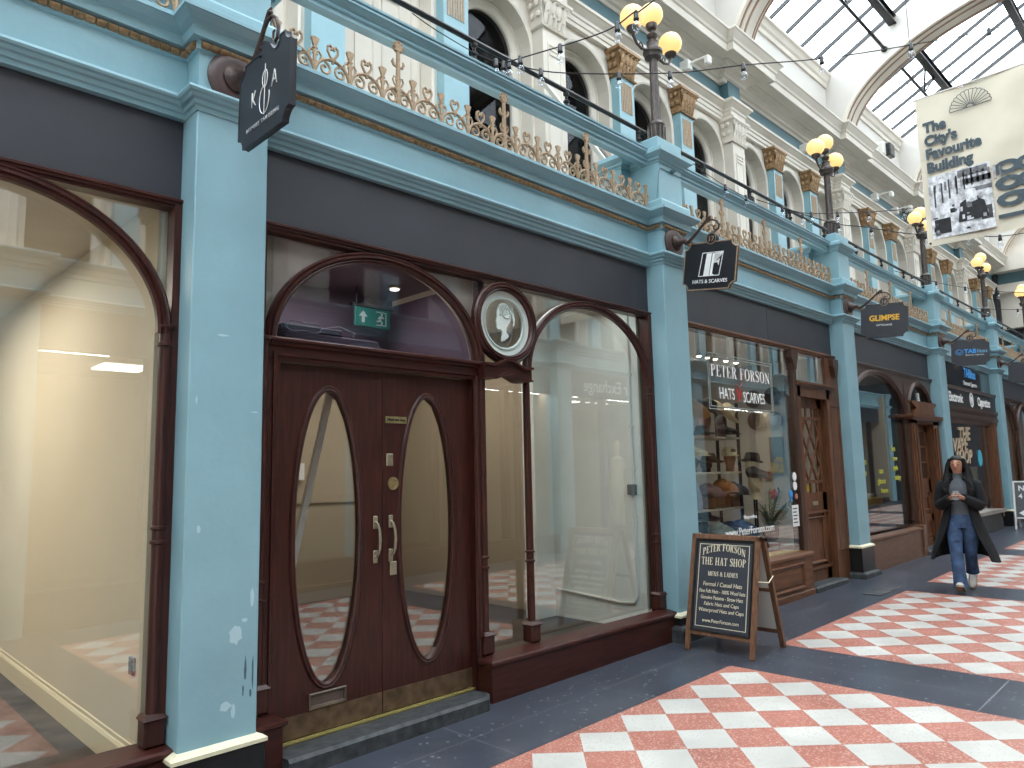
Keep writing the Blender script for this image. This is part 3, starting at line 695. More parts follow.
# conduit with switch box
t = empty('wall_conduit', (5.76, .42, .35), label='pale surface conduit with a dark switch box on the side wall inside the arched window', cat='conduit')
m = MB(); m.T = Matrix.Translation((-5.76,-.42,-.35)); m.tube([(5.752,.40,3.1),(5.752,.40,1.5),(5.752,.40,.42),(5.752,.44,.36),(5.752,.6,.345),(5.752,1.44,.40)], .012, 6); m.obj('pipe', W_WHITE, t)
m = MB(); m.T = Matrix.Translation((-5.76,-.42,-.35)); m.bbox(5.72,5.765,.37,.46,1.36,1.46,.006); m.box(5.716,5.722,.395,.435,1.385,1.435); m.obj('switch_box', mat('switch_box_grey', (98,102,100), .5), t)
m = MB()
for z in (.75,1.15,1.6,2.0,2.5): m.box(5.738,5.765,.38,.42,z,z+.02)
m.T = None
o = m.obj('pipe_clips', W_WHITE, t); o.location = (-5.76,-.42,-.35)
# mauve ceiling box seen through the fanlight, with exit sign
m = MB(); m.box(1.95, 3.66, .27, 1.45, 2.395, 2.43); tag(m.obj('ceiling_lobby', mat('lobby_ceiling', (150,140,122), .7)), kind='structure')
m = MB(); m.box(1.95, 3.72, 1.45, 1.5, 2.395, 3.22); m.box(3.66,3.72,.26,1.45,2.43,3.05); m.box(1.93,1.96,.27,1.45,2.43,3.22); m.box(1.95,3.72,.27,1.45,3.12,3.2)
tag(m.obj('wall_lobby', PURP), kind='structure')
GREEN = mat('exit_sign_green', (30,98,90), .4, vary=0, emit=(30,98,90), estr=.1)
t = empty('exit_sign', (3.34,1.2,2.80), label='hanging green running man exit sign with an arrow behind the fanlight', cat='exit sign')
m = MB(); m.bbox(-.17,.17,-.012,.012,0,.155,.004); m.obj('sign_panel', GREEN, t)
m = MB(); m.box(-.20,.20,-.02,.02,.16,.18); m.tube([(-.15,0,.18),(-.15,0,.34)], .006, 6); m.tube([(.15,0,.18),(.15,0,.34)], .006, 6); m.obj('hanger', IRON, t)
m = MB(); A = [(-.095,.125),(-.135,.08),(-.108,.08),(-.108,.03),(-.082,.03),(-.082,.08),(-.055,.08)]
m.prism(A, XZ, -.016, -.012)
m.prism([(.03,.02),(.13,.02),(.13,.135),(.03,.135),(.03,.128),(.123,.128),(.123,.027),(.03,.027)], XZ, -.016, -.012)
m.sphere((.085,-.014,.115), .011, 8, 5, (1,.3,1))
for a in [((.085,.10),(.068,.066)),((.068,.066),(.088,.048)),((.088,.048),(.080,.026)),((.068,.066),(.050,.05)),((.05,.05),(.036,.056)),((.085,.098),(.105,.082)),((.080,.098),(.062,.088)),((.062,.088),(.052,.074))]:
    m.tube([(a[0][0],-.014,a[0][1]),(a[1][0],-.014,a[1][1])], .0065, 5)
m.obj('pictogram', mat('exit_sign_white', (160,182,180), .5, vary=0), t)
SPOT = mat('lit_spot', (255,250,240), .4, vary=0, emit=(255,244,225), estr=5)
for k, (x, y, z, lb) in enumerate([(3.42, 1.0, 3.10, 'round ceiling spotlight right of the exit sign behind the fanlight'), (2.36, .9, 3.10, 'round ceiling spotlight left of the exit sign behind the fanlight')]):
    t = empty('ceiling_spotlight', (x, y, z), label=lb, cat='spotlight', group='spotlights behind the fanlight')
    m = MB(); m.lathe([(.0,.02),(.05,.02),(.05,0),(.04,-.004),(0,-.004)], (0,0,0), 14); m.obj('rim', CHROME, t)
    m = MB(); m.lathe([(.036,-.012),(.038,-.006),(0,-.006)], (0,0,0), 14); m.obj('lens', SPOT, t)
m = MB(); m.bbox(2.12, 2.82, .34, .5, 2.43, 2.50, .01); m.bbox(2.12, 2.55, .36, .5, 2.50, 2.55, .01)
tag(m.obj('storage_box', mat('dusty_box', (60,46,62), .6)), 'flat dusty box lying on the ledge inside the fanlight', 'box')
m = MB(); m.tube([(2.25+.12*math.cos(a), .33, 2.53+.035*math.sin(a)+.01*math.sin(3*a)) for a in [2*PI*k/20 for k in range(20)]], .004, 5, closed=True); m.tube([(2.37,.33,2.53),(2.5,.33,2.56),(2.62,.33,2.53),(2.6,.33,2.50)], .004, 5)
tag(m.obj('loose_cable', mat('pale_cable', (130,124,140), .5)), 'pale loop of loose cable on the box inside the fanlight', 'cable')
# leaning batten
m = MB(); m.rings([[(2.13-.022,.60,.14),(2.13+.022,.60,.14),(2.13+.022,.63,.14),(2.13-.022,.63,.14)],[(2.66-.022,.60,2.39),(2.66+.022,.60,2.39),(2.66+.022,.63,2.39),(2.66-.022,.63,2.39)]])
o = m.obj('leaning_batten', mat('white_batten', (250,250,248), .5, vary=0)); tag(o, 'white batten leaning just inside the left oval door pane', 'batten')
for k, (x, z) in enumerate([(4.14,1.78),(4.30,1.76)]):
    m = MB(); m.box(x, x+.13, 4.235, 4.245, z-.2, z); tag(m.obj('wall_notice', WHITE), ['left', 'right'][k]+' of two white paper notices on the back wall seen through the right oval pane', 'notice', 'notices on the back wall')
# ================================================================ TURNED TIMBER COLUMN
def column(parent, x, y, z0, z1, r, mt, blk=True, collars=(), name='slender_column', T=None, b=.05):
    m = MB(); m.T = T; pr = [(0, z0)]
    if blk: m.bbox(x-b, x+b, y-b, y+b, z0, z0+.13, .008); m.sweep([(x-b,y+b),(x-b,y-b),(x+b,y-b),(x+b,y+b)], [(-.02,z0+.12),(.0,z0+.12),(.010,z0+.13),(-.01,z0+.15),(-.02,z0+.15)], XY); pr = [(0, z0+.13)]
    zz = pr[0][1]
    pr += [(r*1.35, zz), (r*1.35, zz+.012), (r, zz+.022)]
    for c in sorted(collars): pr += [(r, c-.014), (r*1.3, c-.008), (r*1.3, c+.004), (r, c+.010)]
    pr += [(r*.95, z1-.03), (r*1.5, z1-.01), (r*1.5, z1), (0, z1)]
    m.smooth = False; m.lathe(pr, (x, y, 0), 14); return m.obj(name, mt, parent, smooth=True)
ARCHP = [(-.034,.0),(-.034,-.035),(-.022,-.05),(-.012,-.045),(-.006,-.058),(.006,-.058),(.012,-.045),(.022,-.05),(.034,-.035),(.034,.0)]
def archframe(parent, cx, zc, rx, rz, y, mt, name='arch_frame', T=None, a0=0, a1=180, n=36, extra=None, closed=False, k=1.0):
    m = MB(); m.T = T; pts = ellipse(cx, zc, rx, rz, a1, a0, n)
    if closed: pts = pts[:-1]
    else:
        pts = [(pts[0][0], pts[0][1]-.02)] + pts + [(pts[-1][0], pts[-1][1]-.02)]
    m.sweep(pts, [(e*k, y+h*k) for e, h in ARCHP], XZ, closed=closed); return m.obj(name, mt, parent, smooth=True)
def pane(parent, x0, x1, z0, z1, y, name='glass_pane', m_=None, T=None):
    m = MB(); m.T = T; m.box(x0, x1, y, y+.006, z0, z1); return m.obj(name, m_ or GLASS, parent)
def toprail(parent, x0, x1, y, mt, T=None, z0=3.045, z1=3.10, name='top_rail'):
    m = MB(); m.T = T; h = z1-z0
    m.sweep([(x0,y),(x1,y)], [(-.08,z0),(.0,z0),(.0,z0+h*.25),(.014,z0+h*.32),(.014,z0+h*.55),(.026,z0+h*.62),(.026,z0+h*.86),(.012,z1),(-.08,z1)], XY); return m.obj(name, mt, parent)
# ================================================================ SHOPFRONT 0 (left edge)
Y1 = .20
t = empty('shopfront', (-.5, .2, 0), label='mahogany arched shopfront window of the bright bare shop at the left edge', cat='shopfront', group='timber shopfronts'); T0 = Matrix.Translation((.5,-.2,0))
toprail(t, PX[0]+PW, PX[1]+.0, Y1-.02, MAHOH, T0)
m = MB(); m.T = T0; m.box(1.39, 1.428, .16, .26, .3, 3.06); m.obj('side_post', MAHO, t); m = MB(); m.T = T0; m.box(PX[0]+PW+.002, PX[0]+PW+.05, .16, .26, .3, 3.06); m.obj('side_post', MAHO, t)
archframe(t, .53, 2.38, .83, .655, Y1, MAHO, T=T0); archframe(t, -1.68, 2.38, .83, .655, Y1, MAHO, T=T0)
for x in (1.372, -.31, -.84, -2.50): column(t, x, Y1-.02, .31, 2.40, .032, MAHO, True, (1.29,1.36,2.30), T=T0)
archframe(t, -.575, 2.74, .30, .29, Y1, MAHO, 'medallion_ring', T0, closed=True, a0=0, a1=360)
pane(t, PX[0]+PW, 1.40, .30, 3.05, .235, T=T0)
m = MB(); m.T = T0; m.bbox(PX[0]+PW-.01, PX[1]+.01, .06, .30, -.05, .26); m.sweep([(PX[0]+PW,.06),(PX[1],.06)], [(-.2,.26),(.0,.26),(.015,.275),(.015,.295),(.0,.305),(-.2,.31)], XY); m.obj('stall_riser', MAHOH, t)
# ================================================================ SHOPFRONT 1
t = empty('shopfront', (4.7, .2, .04), label='mahogany shopfront with a fanlight, oval medallion and a wide arched window of the empty shop', cat='shopfront', group='timber shopfronts'); T1 = Matrix.Translation((-4.7,-.2,-.04))
def P1(m): m.T = T1; return m
toprail(t, PX[1]+PW, PX[2], Y1-.02, MAHOH, T1)
m = P1(MB()); m.box(PX[1]+PW+.002, PX[1]+PW+.075, .14, .26, .30, 3.06); m.obj('side_post', MAHO, t); m = P1(MB()); m.box(PX[2]-.055, PX[2]-.002, .16, .26, .3, 3.06); m.obj('side_post', MAHO, t)
m = P1(MB()); A_ = ellipse(2.765,2.39,.815,.63,180,0,40); m.add([(a,.262,b) for a,b in A_]+[(PX[1]+PW+.07+(3.62-PX[1]-PW-.07)*k/40,.262,3.08) for k in range(41)]+[(a,.272,b) for a,b in A_]+[(PX[1]+PW+.07+(3.62-PX[1]-PW-.07)*k/40,.272,3.08) for k in range(41)], [(k,k+1,42+k,41+k) for k in range(40)]+[(82+k,123+k,124+k,83+k) for k in range(40)]+[(k,82+k,83+k,k+1) for k in range(40)]); m.obj('spandrel_reflection', mat('pale_reflection_paint', (176,166,150), .6, vary=.08), t)  # added pale panel: the reflection of the upper hall put into its colour
archframe(t, 2.765, 2.39, .815, .63, Y1, MAHO, T=T1)
archframe(t, 4.92, 2.38, .825, .645, Y1, MAHO, T=T1)
archframe(t, 3.855, 2.735, .300, .285, Y1-.01, MAHO, 'medallion_ring', T1, closed=True, a0=0, a1=360)
# medallion: frosted oval ring with a carved profile head
md = P1(MB()); md.sweep(ellipse(3.855,2.735,.272,.258,360,0,48)[:-1], [(.0,.176),(.070,.182),(.070,.192),(.0,.192)], XZ, closed=True)
FROST = mat('frosted_glass', (206,214,208), .6, vary=.03); FROST2 = mat('etched_glass', (170,184,178), .55, vary=.03)
md2 = md.obj('frosted_ring', FROST, t)
md = P1(MB()); md.sweep(ellipse(3.855,2.735,.218,.206,360,0,48)[:-1], [(.0,.172),(.012,.172),(.012,.192),(.0,.192)], XZ, closed=True)
md.obj('etched_ring', FROST2, t)
head = [(-.035,-.155),(.0,-.145),(.055,-.11),(.055,-.09),(.03,-.075),(.028,-.04),(.05,-.01),(.075,.02),(.09,.06),(.088,.095),(.105,.08),(.125,.02),(.118,-.01),(.132,-.005),(.14,.05),(.128,.10),(.105,.115),(.085,.13),(.06,.16),(.02,.175),(-.02,.172),(-.055,.155),(-.075,.12),(-.085,.08),(-.082,.05),(-.098,.01),(-.088,.0),(-.092,-.015),(-.086,-.025),(-.090,-.04),(-.078,-.055),(-.05,-.05),(-.022,-.062),(-.02,-.09),(-.03,-.12)]
hd = P1(MB()); hd.prism([(3.855+a*.85, 2.735+b*.92) for a, b in head], XZ, .182, .192); hh = hd.obj('profile_head', FROST, t)
hr = P1(MB())
for k in range(9):
    hr.tube([(3.855+.85*(-.06+.02*k+.015*math.sin(q)), .180, 2.735+.92*(.06+.02*q*1.1+.004*k)) for q in range(5)], .0035, 4)
hr.tube([(3.855+.85*(.03+.05*math.cos(a)), .180, 2.735+.92*(.09+.045*math.sin(a))) for a in [PI*q/5 for q in range(11)]], .0045, 4)
hr.obj('carved_curls', FROST2, t)
# wavy bracket shelf
pr = []
def wavy(u): return .045*math.exp(-((u-.5)/.20)**2) - .02*math.exp(-((u-.22)/.12)**2)*.5 - .02*math.exp(-((u-.82)/.12)**2)*.5
tp = [(3.565+.50*k/24, 2.388+wavy(k/24)) for k in range(25)]; bt = [(3.565+.50*k/24, 2.30+wavy(k/24)*.9) for k in range(25)]
m = P1(MB()); m.prism(tp+bt[::-1], XZ, .10, .22); m.prism([(a, b+.012) for a, b in tp]+[(a, b-.006) for a, b in tp[::-1]], XZ, .075, .22); m.prism([(a, b+.004) for a, b in bt]+[(a, b-.012) for a, b in bt[::-1]], XZ, .085, .22); m.obj('wavy_bracket', MAHOH, t)
for x, k in ((3.605,0),(4.08,0),(5.765,0)): column(t, x, Y1-.02, .335, 2.36 if x < 5 else 2.40, .030, MAHO, True, (.93,1.0)+((2.30,) if x > 5 else ()), T=T1)
column(t, 1.90, Y1-.03, .335, 2.40, .035, MAHO, True, (.93,1.03), T=T1)
# transom over the doors and door frame
m = P1(MB()); m.box(PX[1]+PW+.07, 3.60, .17, .34, 2.28, 2.36); m.sweep([(PX[1]+PW+.02,.17),(3.60,.17)], [(-.1,2.355),(.0,2.355),(.02,2.365),(.02,2.380),(.04,2.388),(.04,2.402),(.03,2.410),(-.1,2.410)], XY); m.obj('transom', MAHOH, t)
m = P1(MB())
for x0, x1 in ((PX[1]+PW+.06, 2.014), (3.514, 3.60)): 
    m.box(x0, x1, .17, .30, .08, 2.29)
m.sweep([(2.014,.10),(2.014,2.274),(3.514,2.274),(3.514,.10)], [(.0,.172),(-.02,.172),(-.03,.158),(-.048,.158),(-.048,.18),(0,.18)], XZ)
m.obj('door_frame', MAHO, t)
pane(t, 1.98, 3.58, 2.40, 3.04, .235, 'fanlight_pane', FANG, T=T1); pane(t, 3.60, PX[2]-.02, .34, 3.05, .235, T=T1)
m = P1(MB()); m.box(1.93,1.99,.235,.241,2.41,3.05); m.obj('spandrel_pane', GLASS, t)
# riser right of the doors and the small plinth at the left of the doors
m = P1(MB())
g = zf(4.7)
m.bbox(3.53, PX[2]+.0, .035, .30, g-.05, .27, .006)
m.sweep([(3.53,.30),(3.53,.035),(PX[2],.035)], [(-.12,.262),(.0,.262),(.004,.275),(.014,.285),(.014,.305),(.006,.316),(-.12,.336)], XY)
m.obj('stall_riser', MAHOH, t)
m = P1(MB()); m.bbox(PX[1]+PW-.0, 1.995, .03, .30, .0, .28, .006); m.sweep([(PX[1]+PW,.03),(1.995,.03),(1.995,.3)], [(-.12,.272),(.0,.272),(.016,.285),(.016,.305),(-.12,.33)], XY); m.obj('stall_riser', MAHOH, t)
# ---- doors
def P2(m): m.T = T1 @ Matrix.Translation((0,-.08,0)); return m
def oval_leaf(x0, x1, ocx, label, left):
    z0, z1 = .125, 2.272; y0, y1 = .30, .35; cz = 1.255; rz = .873; rx = .226; cx = ocx
    n = 64; E_ = ellipse(cx, cz, rx, rz, 0, 360, n)[:-1]; m = P2(MB())
    def outer(a):
        ca, sa = math.cos(a), math.sin(a); sx_ = ((x1-cx) if ca > 0 else (cx-x0))/max(abs(ca), 1e-6); sz = ((z1-cz) if sa > 0 else (cz-z0))/max(abs(sa), 1e-6); s_ = min(sx_, sz)
        return (cx+ca*s_, cz+sa*s_)
    # angles that include the four corners
    angs = sorted([2*PI*k/n for k in range(n)] + [math.atan2(z-cz, x-cx) % (2*PI) for x in (x0,x1) for z in (z0,z1)]); N_ = len(angs)
    inn = []
    for a in angs:
        # direction a from the centre meets the ellipse
        ca, sa = math.cos(a), math.sin(a); k = 1/math.sqrt((ca/rx)**2+(sa/rz)**2); inn.append((cx+ca*k, cz+sa*k))
    out = [outer(a) for a in angs]
    vs = [(a, y0, b) for a, b in inn]+[(a, y0, b) for a, b in out]+[(a, y1, b) for a, b in inn]+[(a, y1, b) for a, b in out]; fs = []
    for k in range(N_):
        q = (k+1) % N_; fs += [(k, q, N_+q, N_+k), (2*N_+k, 3*N_+k, 3*N_+q, 2*N_+q), (k, 2*N_+k, 2*N_+q, q), (N_+k, N_+q, 3*N_+q, 3*N_+k)]
    m.add(vs, fs)
    leaf = m.obj('door_leaf', MAHO, t); leaf['label'] = label
    m = P2(MB()); m.sweep(E_, [(-.012,.305),(-.010,.296),(.0,.288),(.010,.291),(.018,.286),(.026,.293),(.030,.302)], XZ, closed=True); m.obj('oval_moulding', MAHO, leaf, smooth=True)
    m = P2(MB()); m.prism(ellipse(cx, cz, rx+.005, rz+.005, 0, 360, 48)[:-1], XZ, .322, .328); m.obj('oval_glass', GLASS, leaf)
    m = P2(MB()); m.box(x0+.003, x1-.003, .294, .300, z0+.004, .252); m.obj('kick_plate', BRASSD, leaf)
    hx = 2.703 if left else 2.822
    m = P2(MB())
    for z in (1.30, 1.085): m.bbox(hx-.016, hx+.016, .291, .300, z-.040, z+.040, .003); m.sphere((hx,.288,z), .010, 8, 5)
    m.tube([(hx,.290,1.30),(hx+.004,.274,1.29),(hx+.010,.262,1.25),(hx+.012,.258,1.19),(hx+.010,.262,1.13),(hx+.004,.274,1.095),(hx,.290,1.085)], [.007,.008,.009,.010,.009,.008,.007], 8); m.obj('pull_handle', CHROME, leaf, smooth=True)
    if left:
        m = P2(MB()); m.sweep([(2.245,.258),(2.245,.350),(2.497,.350),(2.497,.258)], [(0,.300),(0,.290),(.006,.286),(.018,.290),(.022,.298)], XZ, closed=True); m.box(2.263,2.479,.296,.300,.274,.334); m.obj('letter_box', mat('letter_box_metal', (112,100,92), .35, metal=.7, vary=.15), leaf)
    else:
        m = P2(MB()); m.box(2.780, 2.950, .292, .300, 1.938, 1.983); pl = m.obj('name_plate', BRASS, leaf)
        m = P2(MB()); m.bbox(2.787, 2.840, .290, .300, 1.655, 1.738, .004); m.lathe([(0,0),(.009,0),(.009,.014),(0,.014)], (2.814,.292,1.70), 8, 'y'); m.obj('yale_lock', CHROME, leaf)
        m = P2(MB()); m.lathe([(0,0),(.042,0),(.042,.006),(.030,.008),(.028,.004),(0,.004)], (2.842,.299,1.543), 18, 'y'); m.obj('round_lock_plate', BRASS, leaf)
        m = P2(MB()); m.bbox(2.815, 2.868, .292, .300, .958, 1.044, .003); m.lathe([(0,0),(.007,0),(.007,.006),(0,.006)], (2.842,.293,1.01), 8, 'y'); m.obj('key_plate', CHROME, leaf)
        text('Mind the step', .026, (4.7-4.7,0,0), (1,0,0), (0,0,1), LETTERK, leaf, 'plate_lettering').location = (2.865-4.7, .2105-.2, 1.953-.04)
    return leaf
door = tag(t, None)
oval_leaf(2.016, 2.757, 2.363, 'left mahogany door leaf with oval pane and letter box', True)
oval_leaf(2.760, 3.512, 3.124, 'right mahogany door leaf with oval pane and brass plates', False)
m = P1(MB()); m.box(2.0, 3.53, .205, .27, .098, .109); m.box(2.0, 3.53, .19, .27, .111, .122); m.obj('brass_threshold', mat('polished_brass_strip', (224,206,130), .25, metal=.7, vary=.05), t)
m = MB(); m.rings([[(1.99,-.05,.0),(3.42,-.05,.02),(3.50,.03,.02),(3.50,.185,.02),(1.99,.185,.0)],[(1.99,-.05,.105),(3.42,-.05,.110),(3.50,.03,.110),(3.50,.185,.105),(1.99,.185,.105)],[(1.99,-.03,.122),(3.41,-.03,.124),(3.48,.04,.124),(3.50,.185,.108),(1.99,.185,.108)]])
tag(m.obj('door_step', STONE), 'worn dark stone step in front of the mahogany double doors', 'step')
# ================================================================ SHOPFRONT 2: the hat shop
X2a, X2b = PX[2]+PW, PX[3]
t = empty('shopfront', (8.2, .15, .08), label='brown timber hat shop front with a big plain window and a lattice door', cat='shopfront', group='timber shopfronts'); T2 = Matrix.Translation((-8.2,-.15,-.08))
def Q(m=None): m = m or MB(); m.T = T2; return m
toprail(t, X2a, X2b, .16, mat('oak_rails', (108,70,47), .45, vary=.2, scale=7, spec=.35, stretch=(.6,5,5), coat=.04), T2, 3.02, 3.095)
OAKH = MATS['oak_rails']
pane(t, X2a, 8.70, .60, 3.02, .12, T=T2); 
m = Q(); m.box(8.70, 8.80, .09, .20, .56, 3.03); m.obj('window_post', OAKD, t); m = Q(); m.box(X2a+.002, X2a+.03, .09, .2, .56, 3.03); m.obj('window_post', OAKD, t)
m = Q(); m.prism([(8.66,3.02),(8.66,2.93),(8.70,2.86),(8.72,2.78),(8.78,2.78),(8.80,2.86),(8.84,2.93),(8.84,3.02)], XZ, .07, .14); m.obj('carved_bracket', OAKD, t); m = Q(); m.prism([(9.93,3.02),(9.93,2.93),(9.97,2.86),(9.99,2.78),(10.05,2.78),(10.07,2.86),(10.11,2.93),(10.11,3.02)], XZ, .07, .14); m.obj('carved_bracket', OAKD, t)
# stall riser with raised panels
m = Q(); m.box(X2a, 8.76, .03, .28, .02, .54); m.sweep([(X2a,.03),(8.76,.03),(8.76,.3)], [(-.1,.53),(.0,.53),(.022,.545),(.022,.575),(.01,.59),(-.09,.60)], XY); m.sweep([(X2a,.03),(8.76,.03),(8.76,.3)], [(-.02,.04),(.012,.04),(.012,.15),(.0,.165),(-.02,.165)], XY)
m.obj('stall_riser', OAKH, t)
for x0, x1 in ((6.45,7.40),(7.52,8.50)):
    m = Q(); m.sweep([(x0,.20),(x0,.49),(x1,.49),(x1,.20)], [(0,.03),(0,.012),(.012,.006),(.028,.014),(.034,.03)], XZ, closed=True); m.box(x0+.07,x1-.07,.018,.03,.26,.43); m.obj('riser_panel', OAKH, t)
m = Q(); m.box(X2a+.02, 8.70, .125, .34, .585, .60); m.obj('window_board', mat('yellow_window_board', (214,184,92), .5), t)
# door: frame, leaf with lattice window
DX0, DX1 = 8.90, 9.70; yd = .17
m = Q()
m.box(8.80, 8.90, .10, .26, .10, 2.60); m.box(9.70, 9.80, .10, .26, .10, 2.60); m.box(8.80, 9.80, .10, .26, 2.46, 2.60)
m.sweep([(8.78,.10),(9.98,.10)], [(-.1,2.59),(.0,2.59),(.03,2.61),(.05,2.62),(.05,2.645),(-.1,2.65)], XY)
m.box(9.80, 10.20, .13, .26, .10, 3.03); m.sweep([(9.86,.5),(9.86,2.4),(10.14,2.4),(10.14,.5)], [(0,.13),(0,.118),(.015,.118),(.02,.13)], XZ, closed=True)
m.obj('door_frame', OAK, t)
pane(t, 8.80, 9.98, 2.65, 3.02, .15, 'fanlight_pane', T=T2)
lf = Q(); yl = .19
def lbox(*a): lf.box(*a)
lbox(DX0, DX0+.12, yl, yl+.05, .15, 2.46); lbox(DX1-.12, DX1, yl, yl+.05, .15, 2.46); lbox(DX0, DX1, yl, yl+.05, 2.34, 2.46); lbox(DX0, DX1, yl, yl+.05, 1.02, 1.26); lbox(DX0, DX1, yl, yl+.05, .15, .30); lbox(DX0+.1, DX1-.1, yl+.02, yl+.04, .28, 1.05)
leaf = lf.obj('door_leaf', OAK, t); leaf['label'] = 'brown timber door leaf with diamond lattice glazing'
m = Q(); m.sweep([(DX0+.12,.38),(DX0+.12,.96),(DX1-.12,.96),(DX1-.12,.38)], [(0,yl+.02),(0,yl-.008),(.012,yl-.014),(.03,yl+.0),(.034,yl+.02)], XZ, closed=True); m.box(DX0,DX1,yl-.02,yl,1.00,1.03); m.box(DX0,DX1,yl-.025,yl,.315,.35); m.obj('panel_moulding', OAK, leaf)
m = Q()
wx0, wx1 = DX0+.12, DX1-.12; cw = (wx1-wx0)
for z in (1.40, 2.20): m.box(wx0-.04, wx1+.04, yl-.02, yl+.0, z-.018, z+.018)
for k in range(1,3): m.box(wx0+cw*k/3-.012, wx0+cw*k/3+.012, yl-.015, yl+.005, 1.26, 1.40); m.box(wx0+cw*k/3-.012, wx0+cw*k/3+.012, yl-.015, yl+.005, 2.20, 2.34)
def bar(xa, za, xb, zb, y_): m.rings([[(xa-.015,y_-.012,za),(xa+.015,y_-.012,za),(xa+.015,y_+.008,za),(xa-.015,y_+.008,za)],[(xb-.015,y_-.012,zb),(xb+.015,y_-.012,zb),(xb+.015,y_+.008,zb),(xb-.015,y_+.008,zb)]])
hz = .80/2
for j in range(2):
    za = 1.40+hz*j; zm = za+hz/2; zb = za+hz
    for c in (wx0+cw*.28, wx0+cw*.72):
        for s in (-1,1): bar(c, za, c+s*cw*.22, zm, yl-.004); bar(c+s*cw*.22, zm, c, zb, yl-.004)
for x in (wx0+.02, wx1-.02): m.box(x-.014, x+.014, yl-.018, yl+.004, 1.40, 2.20)
m.obj('lattice', OAK, leaf)
m = Q(); m.box(wx0, wx1, yl+.025, yl+.031, 1.26, 2.34); m.obj('door_glass', GLASS, leaf)
m = Q(); m.bbox(9.24, 9.40, yl-.012, yl, 1.10, 1.15, .004); m.obj('letter_box', CHROME, leaf)
m = Q(); m.tube([(8.955,yl,1.30),(8.955,yl-.04,1.32),(8.955,yl-.045,1.40),(8.955,yl-.04,1.48),(8.955,yl,1.50)], .010, 6); m.obj('pull_handle', BRASS, leaf)
m = Q(); m.box(9.16,9.30,yl+.018,yl+.022,1.28,1.36); m.obj('yellow_card', mat('yellow_card', (222,206,70), .6), leaf)
m = MB(); m.bbox(8.80, 9.76, .0, .26, .06, .17, .02); tag(m.obj('door_step', STONE), 'dark stone step in front of the lattice door of the hat shop', 'step')
# window lettering and stickers
YL = .113
serif('PETER FORSON', .128, (7.46-8.2, YL-.15, 2.555-.08), (1,0,0), (0,0,1), LETTERW, t, 'window_lettering', sx=1.18)
text('HATS', .172, (6.94-8.2, YL-.15, 2.325-.08), (1,0,0), (0,0,1), LETTERW, t, 'window_lettering', align='LEFT', sx=.78)
text('V', .19, (7.37-8.2, YL-.15, 2.315-.08), (1,0,0), (0,0,1), LETTERR, t, 'window_lettering', bold=.004)
text('SCARVES', .172, (7.46-8.2, YL-.15, 2.310-.08), (1,0,0), (0,0,1), LETTERW, t, 'window_lettering', align='LEFT', sx=.74)
m = Q(); m.tube([(7.30,YL,2.50),(7.37,YL,2.45),(7.44,YL,2.52),(7.47,YL,2.62)], .004, 4); m.obj('red_flourish', LETTERR, t)
m = Q()
for o in (0, .03): m.sweep([(6.73+o,2.205+o),(6.73+o,2.80-o),(8.18-o,2.80-o),(8.18-o,2.205+o)], [(0,YL),(0,YL+.004),(.008,YL+.004),(.008,YL)], XZ, closed=True)
m.obj('etched_border', mat('etched_line', (150,160,156), .6, vary=0), t)
text('www.PeterForson.com', .118, (7.46-8.2, YL-.15, .885-.08), (1,0,0), (0,0,1), LETTERW, t, 'window_lettering', sx=.98)
text('Shop online', .06, (7.46-8.2, YL-.15, 1.045-.08), (1,0,0), (0,0,1), LETTERW, t, 'window_lettering')
for z, mt_, nm in ((1.475,WHITE,'white round sticker'),(1.365,WHITE,'white round sticker'),(1.24,mat('pinkish_sticker',(170,120,110),.5),'pink round sticker')):
    m = Q(); r_ = .052 if z > 1.3 else .035; m.prism([(8.61+(.0 if z > 1.3 else .02)+r_*math.cos(2*PI*k/18), z+r_*math.sin(2*PI*k/18)) for k in range(18)], XZ, YL-.001, YL+.004); o = m.obj('window_sticker', mt_, t); o['label'] = nm
m = Q(); m.prism([(8.49+.045*math.cos(2*PI*k/14), 1.27+.05*math.sin(2*PI*k/14)) for k in range(14)]+[], XZ, YL-.001, YL+.004); m.box(8.47,8.51,YL-.001,YL+.004,1.18,1.24); o = m.obj('window_sticker', LETTERB, t); o['label'] = 'blue window sticker'
m = Q(); m.box(8.49,8.66,YL-.001,YL+.004,.89,1.14); o = m.obj('window_notice', WHITE, t); o['label'] = 'white opening hours notice'
m = Q()
for k in range(5): m.box(8.51,8.62-.02*(k%2),YL-.003,YL-.001,.93+.04*k,.945+.04*k)
m.obj('notice_lines', LETTERS, t)
# ---- things inside the hat shop window
SHELFW = mat('pale_shelf', (196,188,166), .5); WOODB = mat('hat_block_wood', (158,106,66), .6, vary=.15)
for z, nm in ((1.97,'top'),(1.55,'middle'),(1.12,'lower')):
    m = MB(); m.bbox(6.40, 8.46, .70, 1.05, z-.025, z, .004)
    tag(m.obj('display_shelf', SHELFW), nm+' pale shelf of hats in the hat shop window', 'shelf', 'hat shop display shelves')
m = MB(); 
for x in (6.42, 8.44): m.box(x-.015,x+.015,.71,.74,.70,2.4); m.box(x-.015,x+.015,1.0,1.03,.70,2.4)
tag(m.obj('shelf_stand', IRON), 'black uprights holding the hat display shelves', 'shelf stand')
m = MB(); m.box(6.25, 8.64, .36, 1.15, .16, .70); tag(m.obj('display_plinth', mat('display_plinth_dark', (60,56,54), .7)), 'dark display plinth under the row of caps in the hat shop window', 'plinth')
m = MB(); m.box(6.16, 8.0, 1.7, 1.75, .14, 3.1); m.box(8.0, 8.05, 1.7, 2.5, .14, 3.1); tag(m.obj('wall_hat_partition', mat('dark_taupe_wall', (88,84,82), .7)), kind='structure')
